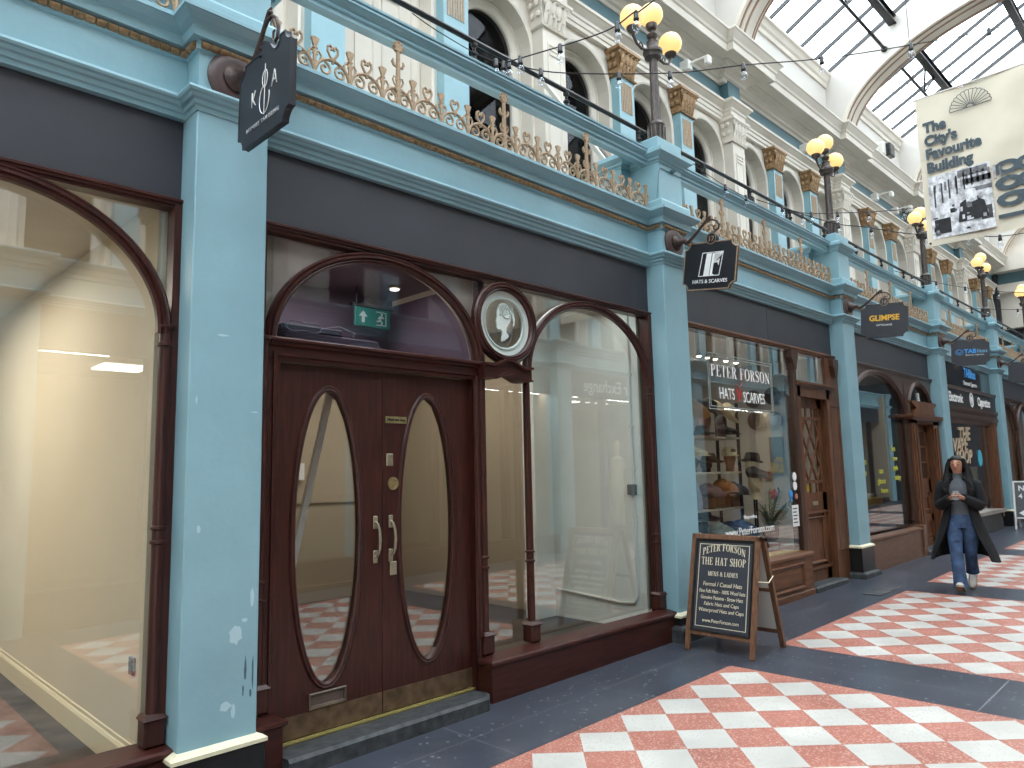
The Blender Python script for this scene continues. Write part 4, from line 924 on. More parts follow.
def hatcol(nm, rgb, r=.85): return mat('felt_'+nm, rgb, r, vary=.12, scale=30, bump=.15, bscale=150)
def flat_cap(loc, rz, mt, label, s=1.0):
    t = empty('flat_cap', loc, rz, label, 'cap', 'flat caps in the hat shop window'); m = MB(); R = []
    for z, rx, ry, ox in ((0,.088,.11,0),(.03,.105,.135,.0),(.058,.105,.13,-.004),(.082,.085,.105,-.006),(.094,.05,.06,-.01),(.097,.01,.01,-.01)):
        R.append([((ox+rx*math.cos(a))*s, (ry*math.sin(a)-.02)*s, (z+(.03 if math.sin(a) > 0 else -.022)*abs(math.sin(a))*min(1,z/.04))*s) for a in [2*PI*k/18 for k in range(18)]])
    m.rings(R); m.obj('crown', mt, t, smooth=True); m = MB()
    R = []
    for u in range(7):
        a = PI+PI*u/6; c_ = (.086*math.cos(a), .115*math.sin(a)-.02); o_ = (.092*math.cos(a), .165*math.sin(a)-.02)
        R.append([(c_[0]*s,c_[1]*s,.016*s),(o_[0]*s,o_[1]*s,.004*s),(o_[0]*s,o_[1]*s,-.002*s),(c_[0]*s,c_[1]*s,.004*s)])
    m.rings(R); m.obj('peak', mt, t, smooth=True); return t
def brim_hat(loc, rz, mt, band, label, s=1.0, tilt=(0,0), brim=.165, straw=False, cat='hat'):
    t = empty('brimmed_hat', loc, rz, label, cat, 'brimmed hats in the hat shop window'); t.rotation_euler = (tilt[0], tilt[1], rz); m = MB(); R = []
    def ring(r, z, curl=0, sq=1.0): return [(r*math.cos(a)*s*.92, r*math.sin(a)*s*1.08, (z+curl*abs(math.cos(a))**2)*s) for a in [2*PI*k/22 for k in range(22)]]
    m.rings([ring(.075,0),ring(brim*.8,-.004,.012),ring(brim,.004,.032),ring(brim,.010,.032),ring(brim*.8,.004,.012),ring(.078,.008)], cap=True); m.obj('brim', mt, t, smooth=True)
    m = MB(); R = [ring(.086,.004),ring(.084,.05),ring(.074,.095),ring(.060,.112),ring(.035,.104),ring(.004,.092)]; m.rings(R); m.obj('crown', mt, t, smooth=True)
    m = MB(); m.rings([ring(.0885,.008),ring(.088,.032),ring(.080,.032),ring(.080,.008)], cap=False); m.obj('band', band, t); return t
def head_block(loc, rz, mt, label, h=.16, nm='hat_block'):
    m = MB(); m.lathe([(.045,0),(.055,.01),(.05,h*.3),(.07,h*.55),(.074,h*.8),(.055,h*.97),(0,h)], (0,0,0), 14); o = m.obj(nm, mt, None, True, loc); return tag(o, label, 'hat block', 'wooden hat blocks in the hat shop window')
def ball_cap(loc, rz, mt, mt2, label):
    t = empty('baseball_cap', loc, rz, label, 'cap'); m = MB(); R = []
    for z, r in ((0,.092),(.04,.094),(.08,.078),(.105,.045),(.113,.004)): R.append([(r*math.cos(a), r*1.05*math.sin(a), z) for a in [2*PI*k/18 for k in range(18)]])
    m.rings(R); m.obj('crown', mt, t, smooth=True); m = MB(); R = []
    for u in range(7):
        a = PI+PI*u/6; R.append([(.09*math.cos(a),.09*math.sin(a),.012),(.085*math.cos(a),.17*math.sin(a),.0),(.085*math.cos(a),.17*math.sin(a),-.006),(.09*math.cos(a),.09*math.sin(a),.0)])
    m.rings(R); m.obj('peak', mt, t, smooth=True); m = MB(); m.sphere((0,-.090,.055), .03, 10, 6, (1.2,.25,.9)); m.obj('badge', mt2, t); return t
HB = hatcol('black', (34,34,38)); HC = hatcol('cream', (222,206,168)); HT = hatcol('tan', (188,142,88)); HO = hatcol('orange', (176,112,58)); HP = hatcol('plum', (128,92,88)); HN = hatcol('navy', (48,60,82)); HD = hatcol('denim', (70,92,120))
HG = hatcol('grey_green', (128,136,130)); HGR = hatcol('charcoal', (70,68,68)); HM = hatcol('maroon', (104,54,52)); HBR = hatcol('brown', (84,60,46)); HPALE = hatcol('pale_grey', (150,160,176))
brim_hat((7.50,.82,2.27), .3, HT, HBR, 'tan straw hat tilted high at the left of the hat shop window', 1.15, (.25,.5), .20)
brim_hat((7.86,.80,2.30), .1, HB, HGR, 'black brimmed hat tilted at the top of the hat shop display', 1.1, (.4,.35), .17)
brim_hat((8.28,.80,2.26), -.2, HC, HGR, 'cream wide brimmed hat tilted at the top right of the hat display', 1.2, (.45,.6), .19)
for q, (x, z, h, mt_, lb) in enumerate([(7.50,1.97,.28,WOODB,'hat block under the tan straw hat'),(7.90,1.97,.30,mat('pinkish_block',(150,106,98),.6),'tall pinkish hat block on the top shelf'),(8.28,1.97,.27,HGR,'charcoal hat block under the cream wide brimmed hat')]): head_block((x,.86,z), 0, mt_, lb, h)
brim_hat((7.68,.78,1.99), .2, HGR, HB, 'charcoal brimmed hat standing on the top shelf', .95); flat_cap((8.18,.74,2.0), .2, HB, 'black flat cap on the top shelf, in front')
flat_cap((7.50,.78,1.74), .2, HC, 'cream flat cap at the left end of the middle shelf'); head_block((7.50,.82,1.55), 0, HBR, 'brown hat block at the left end of the middle shelf', .17)
brim_hat((7.84,.80,1.66), .3, HBR, HB, 'dark brown brimmed hat on the middle shelf', 1.0); head_block((7.84,.84,1.55), 0, HBR, 'dark hat block under the brown brimmed hat', .12)
head_block((8.30,.78,1.55), 0, WOODB, 'tall light wooden hat block under the cream baseball cap', .24); ball_cap((8.30,.78,1.745), -.5, HC, HGR, 'cream baseball cap with a dark badge on a wooden block')
m = MB(); R = []
for z, r in ((1.12,.09),(1.2,.10),(1.30,.085),(1.42,.05),(1.47,.02)): R.append([(7.42+r*1.2*math.cos(a)+.02*math.sin(3*a), .78+r*math.sin(a), z) for a in [2*PI*k/16 for k in range(16)]])
m.rings(R); tag(m.obj('folded_scarf', HPALE, None, True), 'pale blue grey scarf draped at the left of the lower shelf', 'scarf')
for x, mt_, lb, z in ((7.76,HP,'plum tweed flat cap on the lower shelf',1.27),(8.10,HO,'orange tan flat cap on the lower shelf',1.31),(8.36,HGR,'charcoal flat cap at the right end of the lower shelf',1.27)):
    flat_cap((x,.76,z), -.4, mt_, lb, 1.25)
    m = MB(); m.bbox(x-.09,x+.09,.74,.88,1.12,z-.01,.01); tag(m.obj('wooden_stand', WOODB), 'wooden display block under the '+lb.split(' on ')[0].split(' at ')[0], 'hat stand', 'wooden cap stands')
flat_cap((7.62,.56,.80), -.5, HG, 'grey green flat cap in the front row at the bottom left of the window', 1.45); flat_cap((7.95,.60,.80), -.3, HN, 'navy flat cap in the bottom row of the hat shop window', 1.4); flat_cap((8.25,.62,.80), -.5, HD, 'denim blue flat cap at the right of the bottom row', 1.4)
for x, y in ((7.62,.58),(7.95,.62),(8.25,.64)):
    m = MB(); m.bbox(x-.08,x+.08,y-.07,y+.07,.70,.795,.01); tag(m.obj('cap_riser', HGR), 'small dark riser under the '+{7.62:'grey green',7.95:'navy',8.25:'denim blue'}[x]+' cap', 'hat stand')
brim_hat((7.80,.90,.98), 0, HB, HGR, 'black brimmed hat standing behind the bottom row of caps', 1.2); head_block((7.80,.90,.70), 0, HB, 'black hat block behind the bottom row of caps', .27)
# mannequin heads on stands at the right of the window
def mannequin(x, y, z, mt_, label, h0):
    t = empty('mannequin_head', (x,y,z), -.5, label, 'mannequin head'); m = MB(); m.lathe([(.055,-.19),(.045,-.15),(.043,-.10),(.06,-.08),(.078,-.03),(.085,.03),(.08,.08),(.05,.125),(0,.135)], (0,0,0), 16); m.sphere((0,-.085,-.02), .014, 8, 6, (.8,1,1.5)); m.sphere((0,-.06,-.055), .03, 8, 6); m.obj('head', mt_, t, True)
    m = MB(); m.tube([(0,0,-.19),(0,0,h0-z)], .012, 8); m.lathe([(.09,0),(.09,.012),(0,.015)], (0,0,h0-z), 14); m.obj('stand', IRON, t); return t
SKINP = mat('cream_mannequin', (214,196,160), .5, vary=.03)
mannequin(8.56,.62,1.58, SKINP, 'cream mannequin head wearing a black hat in the hat shop window', .70); brim_hat((8.56,.62,1.66), .4, HB, HGR, 'black rounded hat on the cream mannequin head', 1.05, (.1,.1), .12)
mannequin(8.38,.50,1.40, SKINP, 'smaller cream mannequin head beside the pink flower in the hat shop window', .70); flat_cap((8.40,.50,1.47), -.3, HGR, 'grey patterned cap on the smaller mannequin head', 1.1)
m = MB(); rr = random.Random(9)
FL = mat('pink_flower', (190,74,90), .6, vary=.2)
for k in range(14): m.sphere((8.60+rr.uniform(-.06,.06), .40+rr.uniform(-.03,.03), 1.27+rr.uniform(-.05,.05)), .026, 7, 5, (1.2,.5,1))
tag(m.obj('silk_flower', FL), 'pink silk flower above the palm in the hat shop window', 'flower')
def leafblade(m, p, d, l, w, n=4):
    d = Vector(d).normalized(); s_ = d.cross(Vector((0,0,1))); s_.normalize(); R = []; p = Vector(p)
    for k in range(n+1):
        u = k/n; c = p+d*l*u+Vector((0,0,-.25*l*u*u)); ww = w*math.sin(PI*min(.97,u*.9+.08)); R.append([tuple(c-s_*ww),tuple(c+Vector((0,0,.003))),tuple(c+s_*ww),tuple(c-Vector((0,0,.003)))])
    m.rings(R)
t = empty('potted_palm', (8.66,.48,.70), label='green palm plant low at the right of the hat shop window', cat='plant')
m = MB(); rr = random.Random(4)
GRN = mat('palm_green', (62,112,60), .5, vary=.3, scale=8)
for k in range(9):
    a = rr.uniform(0,2*PI); el = rr.uniform(.8,1.3); ln = rr.uniform(.42,.72); pts = []
    for q in range(7):
        u = q/6; pts.append(Vector((math.cos(a)*ln*u*math.cos(el)*(.9), math.sin(a)*ln*u*math.cos(el)*.45, .12+ln*u*math.sin(el)-.15*u*u)))
    m.tube(pts, .004, 5)
    for q in range(1,7):
        for s_ in (-1,1):
            for h_ in (0,.5):
                if q+h_ > 6: continue
                p = pts[q]; dr = (pts[q]-pts[q-1]).normalized(); sd = dr.cross(Vector((0,1,.2))).normalized()*s_
                leafblade(m, p-(pts[q]-pts[q-1])*h_, sd+dr*.7, .15*(1-.07*q), .011)
m.obj('fronds', GRN, t)
m = MB(); m.lathe([(.06,0),(.085,.02),(.10,.14),(.105,.15),(.09,.15),(.085,.12),(0,.12)], (0,0,0), 16); m.obj('pot', HBR, t, True)
t = empty('wall_painting', (10.05,1.0,1.50), label='dark and yellow abstract painting on the right wall of the hat shop', cat='painting')
m = MB(); m.box(0,.03,-.10,.10,0,.52); m.obj('canvas', mat('dark_canvas', (44,48,60), .6, vary=.5, scale=5, dark=(30,34,40)), t)
m = MB(); m.box(-.006,0,-.095,.095,.01,.16); m.prism([(-.095,.16),(.06,.16),(.0,.24),(-.095,.22)], lambda a,b,h:(h,a,b), -.006, 0); m.obj('yellow_area', mat('yellow_canvas', (206,170,40), .6, vary=.3, scale=9), t)
BAS = mat('woven_basket', (120,104,88), .8, vary=.3, scale=50, bump=.4, bscale=90)
for x, y, z, r, lb, mt_ in ((10.09,1.30,2.59,.13,'upper left round woven wall basket in the hat shop', BAS),(10.09,1.27,2.27,.14,'lower left round woven wall basket with a pale rim', BAS),(10.09,1.0,2.61,.13,'upper right brown round wall basket', HBR),(10.09,1.0,2.25,.14,'lower right brown round wall basket', HM)):
    m = MB(); m.lathe([(0,0),(r*.6,.01),(r*.9,.035),(r,.05),(r*.97,.055),(r*.85,.04),(r*.55,.02),(0,.015)], (x,y,z), 24, 'x')
    for k in range(3): m.tube([(x-.03-.01*k, y+r*(.4+.22*k)*math.cos(a), z+r*(.4+.22*k)*math.sin(a)) for a in [2*PI*q/20 for q in range(20)]], .008, 5, closed=True)
    tag(m.obj('wall_basket', mt_), lb, 'basket', 'round wall baskets')
m = MB(); m.bbox(10.05,10.11,1.12,1.22,1.42,1.53,.01); tag(m.obj('alarm_box', mat('red_box', (170,50,44), .5)), 'small red box on the wall behind the mannequin', 'alarm box')
for k, x in enumerate((7.43,7.62,7.80,8.05,8.30)):
    t = empty('pendant_lamp', (x,.62,2.90), label=['leftmost','second','middle','fourth','rightmost'][k]+' of the small pendant lamps in the hat shop', cat='lamp', group='hat shop pendant lamps')
    m = MB(); m.tube([(0,0,.05),(0,0,.20)], .003, 4); m.lathe([(.010,.06),(.018,.05),(.022,.02),(.048,-.01),(.044,-.012),(0,-.0)], (0,0,0), 14); m.obj('shade', CHROME, t, True)
    m = MB(); m.sphere((0,0,-.016), .030, 10, 6, (1,1,.5)); m.obj('bulb', SPOT, t)
# ================================================================ SHOPFRONT 3: optician with arched window
X3a, X3b = PX[3]+PW, PX[4]
t = empty('shopfront', (12.6,.15,.13), label='brown timber shopfront with a wide arched window and a small arch over the panelled door', cat='shopfront', group='timber shopfronts'); T3 = Matrix.Translation((-12.6,-.15,-.13))
OAKDH = mat('dark_brown_rails', (72,50,41), .38, vary=.2, scale=7, stretch=(.6,5,5), coat=.2)
toprail(t, X3a, X3b, .16, OAKDH, T3, 3.03, 3.10)
# spandrel boards with arched holes
m = MB(); m.T = T3
def spandrel(xa, xb, cx, rx, rz, zc, zt, y0, y1, n=24):
    ap = [(cx-rx*math.cos(PI*k/n), zc+rz*math.sin(PI*k/n)) for k in range(n+1)]; tp = [(xa+(xb-xa)*k/n, zt) for k in range(n+1)]
    for a_, b_ in ((ap, tp),):
        vs = [(p[0],y,p[1]) for y in (y0,y1) for p in a_]+[(p[0],y,p[1]) for y in (y0,y1) for p in b_]; N_ = n+1
        fs = [(k,k+1,2*N_+k+1,2*N_+k) for k in range(n)]+[(N_+k,3*N_+k,3*N_+k+1,N_+k+1) for k in range(n)]+[(k,N_+k,N_+k+1,k+1) for k in range(n)]
        m.add(vs, fs)
spandrel(10.62, 13.05, 11.82, 1.19, .66, 2.34, 3.04, .17, .21); spandrel(13.05, 14.55, 13.80, .66, .60, 2.36, 3.04, .17, .21)
m.obj('spandrel_board', OAKDH, t)
archframe(t, 11.84, 2.34, 1.17, .66, .19, OAKD, T=T3, k=1.2); archframe(t, 13.80, 2.36, .66, .60, .19, OAKD, T=T3, k=1.2)
for x in (13.02, 14.50): column(t, x, .16, .62 if x < 14 else .3, 2.36, .05, OAKD, False, (2.28,2.33,.70), T=T3)
pane(t, X3a, 13.0, .60, 3.04, .20, T=T3); pane(t, 13.05, 14.55, 2.50, 3.04, .20, 'fanlight_pane', T=T3)
text('18', .22, (13.86-12.6, .19-.15, 2.66-.13), (1,0,0), (0,0,1), LETTERW, t, 'window_lettering', sx=.75)
m = MB(); m.T = T3; m.box(X3a, 12.98, .03, .28, .05, .55); m.sweep([(X3a,.03),(12.98,.03),(12.98,.3)], [(-.1,.54),(.0,.54),(.022,.555),(.022,.58),(-.1,.60)], XY); m.box(12.90,13.06,.0,.2,.05,.62); m.obj('stall_riser', mat('brown_riser', (108,78,60), .4, vary=.15, scale=6, stretch=(.6,4,4)), t)
m = MB(); m.T = T3
m.box(13.02,13.32,.08,.26,.12,2.36); m.box(14.20,14.52,.08,.26,.12,2.36); m.box(13.02,14.52,.08,.26,2.26,2.40)
for x in (13.08,13.20,14.26,14.38): m.box(x,x+.06,.06,.09,.4,2.2)
m.sweep([(12.98,.3),(12.98,.06),(14.56,.06)], [(-.1,2.32),(.0,2.32),(.03,2.35),(.05,2.36),(.05,2.40),(-.1,2.42)], XY)
m.prism([(13.25,2.42),(14.35,2.42),(14.25,2.52),(14.45,2.60),(14.45,2.64),(13.15,2.64),(13.15,2.60),(13.35,2.52)], XZ, .08, .2)
m.obj('door_frame', OAK, t)
m = MB(); m.T = T3; yl = .20
for a in ((13.32,13.44,.16,2.26),(14.08,14.20,.16,2.26),(13.32,14.20,2.14,2.26),(13.32,14.20,1.10,1.34),(13.32,14.20,.16,.34),(13.32,14.20,.62,.74)): m.box(a[0],a[1],yl,yl+.05,a[2],a[3])
m.box(13.42,14.1,yl+.02,yl+.04,.3,1.15); m.box(13.74,13.78,yl,yl+.04,1.34,2.14)
for z in (1.60,1.87): m.box(13.44,14.08,yl,yl+.04,z,z+.03)
for z in (.22,.30,.38): m.box(13.5,14.02,yl-.012,yl+.0,z,z+.035)
m.sweep([(13.50,.80),(13.50,1.05),(14.02,1.05),(14.02,.80)], [(0,yl+.02),(0,yl-.01),(.03,yl-.01),(.034,yl+.02)], XZ, closed=True)
lf = m.obj('door_leaf', OAK, t); m = MB(); m.T = T3; m.box(13.44,14.08,yl+.02,yl+.026,1.34,2.14); m.obj('door_glass', GLASS, lf)
m = MB(); m.T = T3; m.sphere((13.38,yl-.03,1.25), .03, 8, 6); m.obj('door_knob', BRASS, lf)
m = MB(); m.bbox(13.02,14.40,-.03,.26,.08,.22,.02); tag(m.obj('door_step', STONE), 'dark stone step at the optician door beside the walking woman', 'step')
# eyewear window: wall outlines, lettering, exit sign, counter
m = MB()
def outl(x0,x1,z0,z1,y_): m.sweep([(x0,z0),(x0,z1),(x1,z1),(x1,z0)], [(0,y_),(0,y_-.02),(.03,y_-.02),(.03,y_)], XZ, closed=True)
for x0,x1,z0,z1 in ((11.6,12.3,.9,2.2),(12.7,13.4,.9,2.2),(13.6,14.3,.9,2.2),(11.6,12.3,2.4,3.0),(12.7,13.4,2.4,3.0),(10.8,11.3,.9,2.2)): outl(x0,x1,z0,z1,3.2)
tag(m.obj('trim_11', mat('pale_teal_trim', (150,176,180), .6)), 'pale panel mouldings on the dark teal shop wall', kind='structure')
t2 = empty('reception_counter', (13.6,1.35,.02), label='yellow topped counter inside the optician window', cat='counter')
m = MB(); m.bbox(-1.3,.9,-.25,.3,.82,.98,.02); m.obj('counter_top', mat('counter_yellow', (216,186,84), .5), t2); m = MB(); m.box(-1.2,.8,-.2,.25,.12,.82); m.obj('counter_body', W_DARK, t2)
for k, x in enumerate((13.15,13.5,13.85,14.2)):
    m = MB(); m.bbox(x-.12,x+.12,1.18,1.34,1.0,1.07,.02); tag(m.obj('display_tray', WHITE), ['first','second','third','fourth'][k]+' pale display tray on the yellow topped counter from the left', 'tray', 'display trays on the counter')
t2 = empty('exit_sign', (11.45,.9,2.44), label='small green lit exit sign hanging in the optician window', cat='exit sign')
m = MB(); m.bbox(-.14,.14,-.01,.01,-.09,.09,.004); m.obj('sign_panel', mat('exit_bright', (70,170,140), .4, vary=0, emit=(70,170,140), estr=.5), t2); m = MB(); m.box(-.08,.0,-.014,-.01,-.02,.03); m.sphere((.07,-.012,.03), .02, 6, 4); m.box(.05,.09,-.014,-.01,-.06,.02); m.obj('pictogram', LETTERW, t2); m = MB(); m.tube([(0,0,.09),(0,0,.7)], .006, 5); m.obj('hanger', IRON, t2)
YEL = mat('yellow_window_script', (190,190,70), .6, vary=0)
for wd, x, z, s_ in (('Eyes',10.95,1.60,.14),('care',10.95,1.44,.13),('sun',11.70,1.46,.13),('glasses',11.62,1.31,.12),('frames',11.72,1.17,.11),('See',12.30,1.80,.13),('new',12.34,1.65,.12),('style',12.32,1.50,.12),('today',12.36,1.35,.12)):
    o = text(wd, s_, (x-12.6, .190-.15, z-.13), (1,0,0), (0,0,1), YEL, t, 'window_lettering', align='LEFT')
# ================================================================ SHOPFRONT 4: vape shop
X4a, X4b = PX[4]+PW, PX[5]
t = empty('shopfront', (17,.15,.18), label='dark vape shop front with an Electronic Cigarettes board over an open window', cat='shopfront', group='timber shopfronts'); T4 = Matrix.Translation((-17,-.15,-.18))
m = MB(); m.T = T4; m.box(X4a, X4b, .17, .25, 3.05, 3.56); m.obj('upper_fascia', mat('gloss_black_fascia', (22,23,27), .12, vary=0, coat=.5), t)
m = MB(); m.T = T4; m.box(X4a, X4b, .10, .25, 2.68, 3.02); m.obj('name_board', SIGNK, t)
m = MB(); m.T = T4; m.sweep([(X4a,.10),(X4b,.10)], [(-.1,3.0),(.0,3.0),(.03,3.02),(.03,3.06),(-.1,3.07)], XY); m.sweep([(X4a,.10),(X4b,.10)], [(-.1,2.36),(-.02,2.36),(.0,2.40),(.0,2.45),(.03,2.47),(.03,2.52),(.01,2.53),(.01,2.60),(.04,2.62),(.04,2.68),(-.1,2.70)], XY)
for k in range(40): m.box(X4a+.05+k*.098, X4a+.10+k*.098, .085, .10, 2.545, 2.59)
m.obj('carved_cornice', OAKDH, t)
text('Electronic', .25, (15.85-17, .093-.15, 2.76-.18), (1,0,0), (0,0,1), LETTERW, t, 'board_lettering', sx=.95, bold=.006)
text('Cigarettes', .25, (17.95-17, .093-.15, 2.76-.18), (1,0,0), (0,0,1), LETTERW, t, 'board_lettering', sx=1.0, bold=.006)
m = MB(); m.T = T4; m.sweep(ellipse(16.98,2.85,.13,.15,360,0,24)[:-1], [(0,.10),(0,.09),(.03,.09),(.03,.10)], XZ, closed=True); m.sphere((16.98,.095,2.85),.06,8,6,(1,.2,1.3)); m.obj('board_emblem', LETTERW, t)
text('TABlites', .26, (17.3-17, .160-.15, 3.33-.18), (1,0,0), (0,0,1), LETTERB, t, 'fascia_lettering', bold=.008); text('Electronic Cigarettes', .12, (17.3-17, .160-.15, 3.16-.18), (1,0,0), (0,0,1), LETTERW, t, 'fascia_lettering')
pane(t, X4a, 18.35, .62, 2.38, .16, T=T4)
m = MB(); m.T = T4; m.rings([[(18.30,.02,.45),(18.46,.02,.45),(18.46,.20,.45),(18.30,.20,.45)],[(18.30,.02,2.42),(18.46,.02,2.42),(18.46,.20,2.42),(18.30,.20,2.42)]]); m.obj('window_post', OAK, t)
m = MB(); m.T = T4; m.box(18.5, X4b, .24, .28, .4, 2.4); m.obj('teal_side_panel', TEAL, t)
m = MB(); m.T = T4; m.prism([(X4a,.28),(X4a,.02),(18.2,-.02),(18.5,-.01),(18.62,.06),(18.64,.28)], XY, .55, .62); m.obj('stone_sill', mat('pale_stone_sill', (150,142,134), .5, vary=.15), t)
m = MB(); m.T = T4; m.prism([(X4a,.28),(X4a,.08),(18.2,.04),(18.45,.06),(18.55,.12),(18.56,.28)], XY, .12, .55); m.obj('stall_riser', GREYST, t)
TXV = mat('sand_window_letters', (186,166,140), .6, vary=0)
for wd, x, z in (('THE',16.0,2.02),('VAPE',15.55,1.80),('SHOP',15.7,1.56)): text(wd, .36, (x-17, .150-.15, z-.18), (1,0,.03), (0,0,1), TXV, t, 'window_lettering', bold=.012, align='LEFT', shear=.2, sx=1.25)
m = MB(); m.T = T4; m.prism([(17.45+.17*math.cos(2*PI*k/20), 1.68+.17*math.sin(2*PI*k/20)) for k in range(20)], XZ, .148, .152); m.obj('round_sticker', mat('cyan_sticker', (70,176,200), .5), t)
m = MB(); m.box(17.2,18.7,.5,.9,1.16,1.19); m.box(17.2,18.7,.5,.9,.86,.89); m.box(18.65,18.7,.5,.9,.2,1.5); tag(m.obj('display_shelf', SHELFW), 'glass shelves of small goods behind the walking woman', 'shelf')
rr = random.Random(11); BC = [mat('box_'+n, c, .5, vary=.1) for n, c in (('green',(70,130,70)),('red',(180,60,56)),('white',(220,220,216)),('blue',(70,110,180)),('pink',(210,110,140)))]
for k in range(12):
    x = 17.3+.11*k; z = 1.19 if k % 2 == 0 else .89; h = rr.uniform(.09,.16); m = MB(); m.bbox(x, x+.075, .55, .62, z, z+h, .006); m.box(x+.02,x+.055,.57,.6,z+h,z+h+.03)
    tag(m.obj('small_product_box', BC[k%5]), 'small '+['green','red','white','blue','pink'][k%5]+' product box on the '+('upper' if k%2==0 else 'lower')+' shelf behind the woman'+(', further right' if k > 9 else ''), 'box', 'small boxes on the vape shop shelf')
t2 = empty('advert_screen', (17.15,.45,1.0), label='blue framed advert panel behind the woman in the vape shop window', cat='advert panel')
m = MB(); m.bbox(-.16,.16,-.02,.02,-.3,.3,.03); m.obj('frame', mat('blue_frame', (60,140,200), .4, emit=(60,140,200), estr=.3), t2); m = MB(); m.box(-.12,.12,-.024,-.02,-.25,.25); m.obj('panel', mat('advert_white', (220,230,236), .5, emit=(220,230,236), estr=.4), t2); m = MB(); m.tube([(0,0,-.3),(0,0,-.78)], .02, 6); m.lathe([(.12,-.80),(.12,-.78),(0,-.775)], (0,0,0), 14); m.obj('stand', IRON, t2)
# ================================================================ SHOPFRONT 5
X5a, X5b = PX[5]+PW, PX[6]
t = empty('shopfront', (21,.15,.2), label='furthest arched dark timber shopfront, cut by the right edge of the view', cat='shopfront', group='timber shopfronts'); T5 = Matrix.Translation((-21,-.15,-.2))
toprail(t, X5a, X5b, .16, OAKDH, T5, 3.03, 3.10)
archframe(t, 20.25, 2.34, .84, .66, .19, OAKD, T=T5, k=1.2); archframe(t, 22.2, 2.34, .95, .66, .19, OAKD, T=T5, k=1.2)
for x in (19.41, 21.10, 23.2): column(t, x, .16, .6, 2.36, .045, OAKD, True, (2.28,1.0), T=T5)
pane(t, X5a, X5b, .60, 3.04, .20, T=T5)
m = MB(); m.T = T5; m.box(X5a, X5b, .03, .28, .1, .55); m.sweep([(X5a,.03),(X5b,.03)], [(-.1,.54),(.0,.54),(.022,.555),(.022,.58),(-.1,.60)], XY); m.obj('stall_riser', OAKDH, t)
m = MB(); m.box(19.8,23,1.2,1.24,.2,2.6)
for k in range(6): m.box(19.85,22.9,1.0,1.22,.6+.35*k,.63+.35*k)
tag(m.obj('wall_shelving', OAK), 'shelving behind the furthest shop window', 'shelving')
t2 = empty('potted_plant', (20.2,.5,.6), label='bushy green plant low in the furthest shop window', cat='plant'); m = MB(); rr = random.Random(8)
for k in range(90):
    a = rr.uniform(0,2*PI); el = rr.uniform(.1,1.4); leafblade(m, (0,0,.18+rr.uniform(0,.25)), (math.cos(a)*math.cos(el), math.sin(a)*math.cos(el)*.5, math.sin(el)), rr.uniform(.15,.35), .025)
m.obj('foliage', GRN, t2); m = MB(); m.lathe([(.08,0),(.12,.02),(.14,.16),(.12,.17),(0,.15)], (0,0,0), 14); m.obj('pot', HM, t2, True)
# ================================================================ GLOBE LAMPS ON THE PEDESTALS
LL = {1: None, 2: 'nearest three globe lamp standard, above the sign numbered 17', 3: 'second three globe lamp standard, on the pedestal right of the hat shop balcony', 4: 'three globe lamp standard partly hidden by the hanging banner',
      5: 'fourth three globe lamp standard, right of the hanging banner', 6: 'furthest three globe lamp standard, at the right edge'}
lampT = None
def make_lamp():
    t = empty('globe_lamp', (0,0,0), cat='lamp', group='three globe lamp standards on the balustrade')
    m = MB(); m.lathe([(.0,0),(.105,0),(.105,.02),(.085,.04),(.075,.05),(.078,.06),(.082,.21),(.09,.225),(.09,.24),(.07,.26),(.055,.28),(0,.28)], (0,0,0), 20)
    for k in range(12): a = 2*PI*k/12; m.tube([(.080*math.cos(a),.080*math.sin(a),.06),(.086*math.cos(a),.086*math.sin(a),.21)], .010, 5)
    m.obj('fluted_base', LAMPI, t, True)
    m = MB(); m.lathe([(.052,.27),(.045,.30),(.040,.95),(.043,.97),(.05,.98)], (0,0,0), 16)
    for k in range(10): a = 2*PI*k/10; m.tube([(.044*math.cos(a),.044*math.sin(a),.30),(.038*math.cos(a),.038*math.sin(a),.95)], .006, 4)
    m.obj('column', LAMPI, t, True)
    m = MB(); m.lathe([(0,.96),(.05,.97),(.085,.99),(.09,1.03),(.10,1.04),(.10,1.07),(.07,1.09),(.055,1.14),(.06,1.17),(.03,1.20),(.05,1.22),(.055,1.25),(.02,1.28),(.02,1.30),(.05,1.32),(.062,1.36),(.055,1.38),(0,1.38)], (0,0,0), 18); m.obj('capital', LAMPI, t, True)
    for s in (-1,1):
        m = MB(); m.tube([(s*.07,0,1.07),(s*.13,0,1.03),(s*.20,0,1.015),(s*.28,0,1.04),(s*.33,0,1.10),(s*.34,0,1.14)], [.016,.015,.013,.014,.016,.02], 8); m.tube([(s*.17,0,1.02),(s*.18,0,1.07),(s*.22,0,1.08),(s*.23,0,1.05)], .008, 6)
        m.lathe([(0,1.13),(.03,1.135),(.058,1.16),(.064,1.185),(.055,1.195),(0,1.195)], (s*.34,0,0), 16); m.obj('arm', LAMPI, t, True)
        m = MB(); m.sphere((s*.34,0,1.30), .122, 24, 16); m.obj('globe', GLOBE, t, True)
    m = MB(); m.sphere((0,0,1.48), .122, 24, 16); m.obj('globe', GLOBE, t, True); return t
lt = make_lamp(); first = True
for i in (2,3,4,5,6):
    o = lt if first else copy_tree(lt); first = False
    o.location = (PX[i]+PW/2+.03, .15, 4.825); o.scale = (1,1,.97); o['label'] = LL[i]
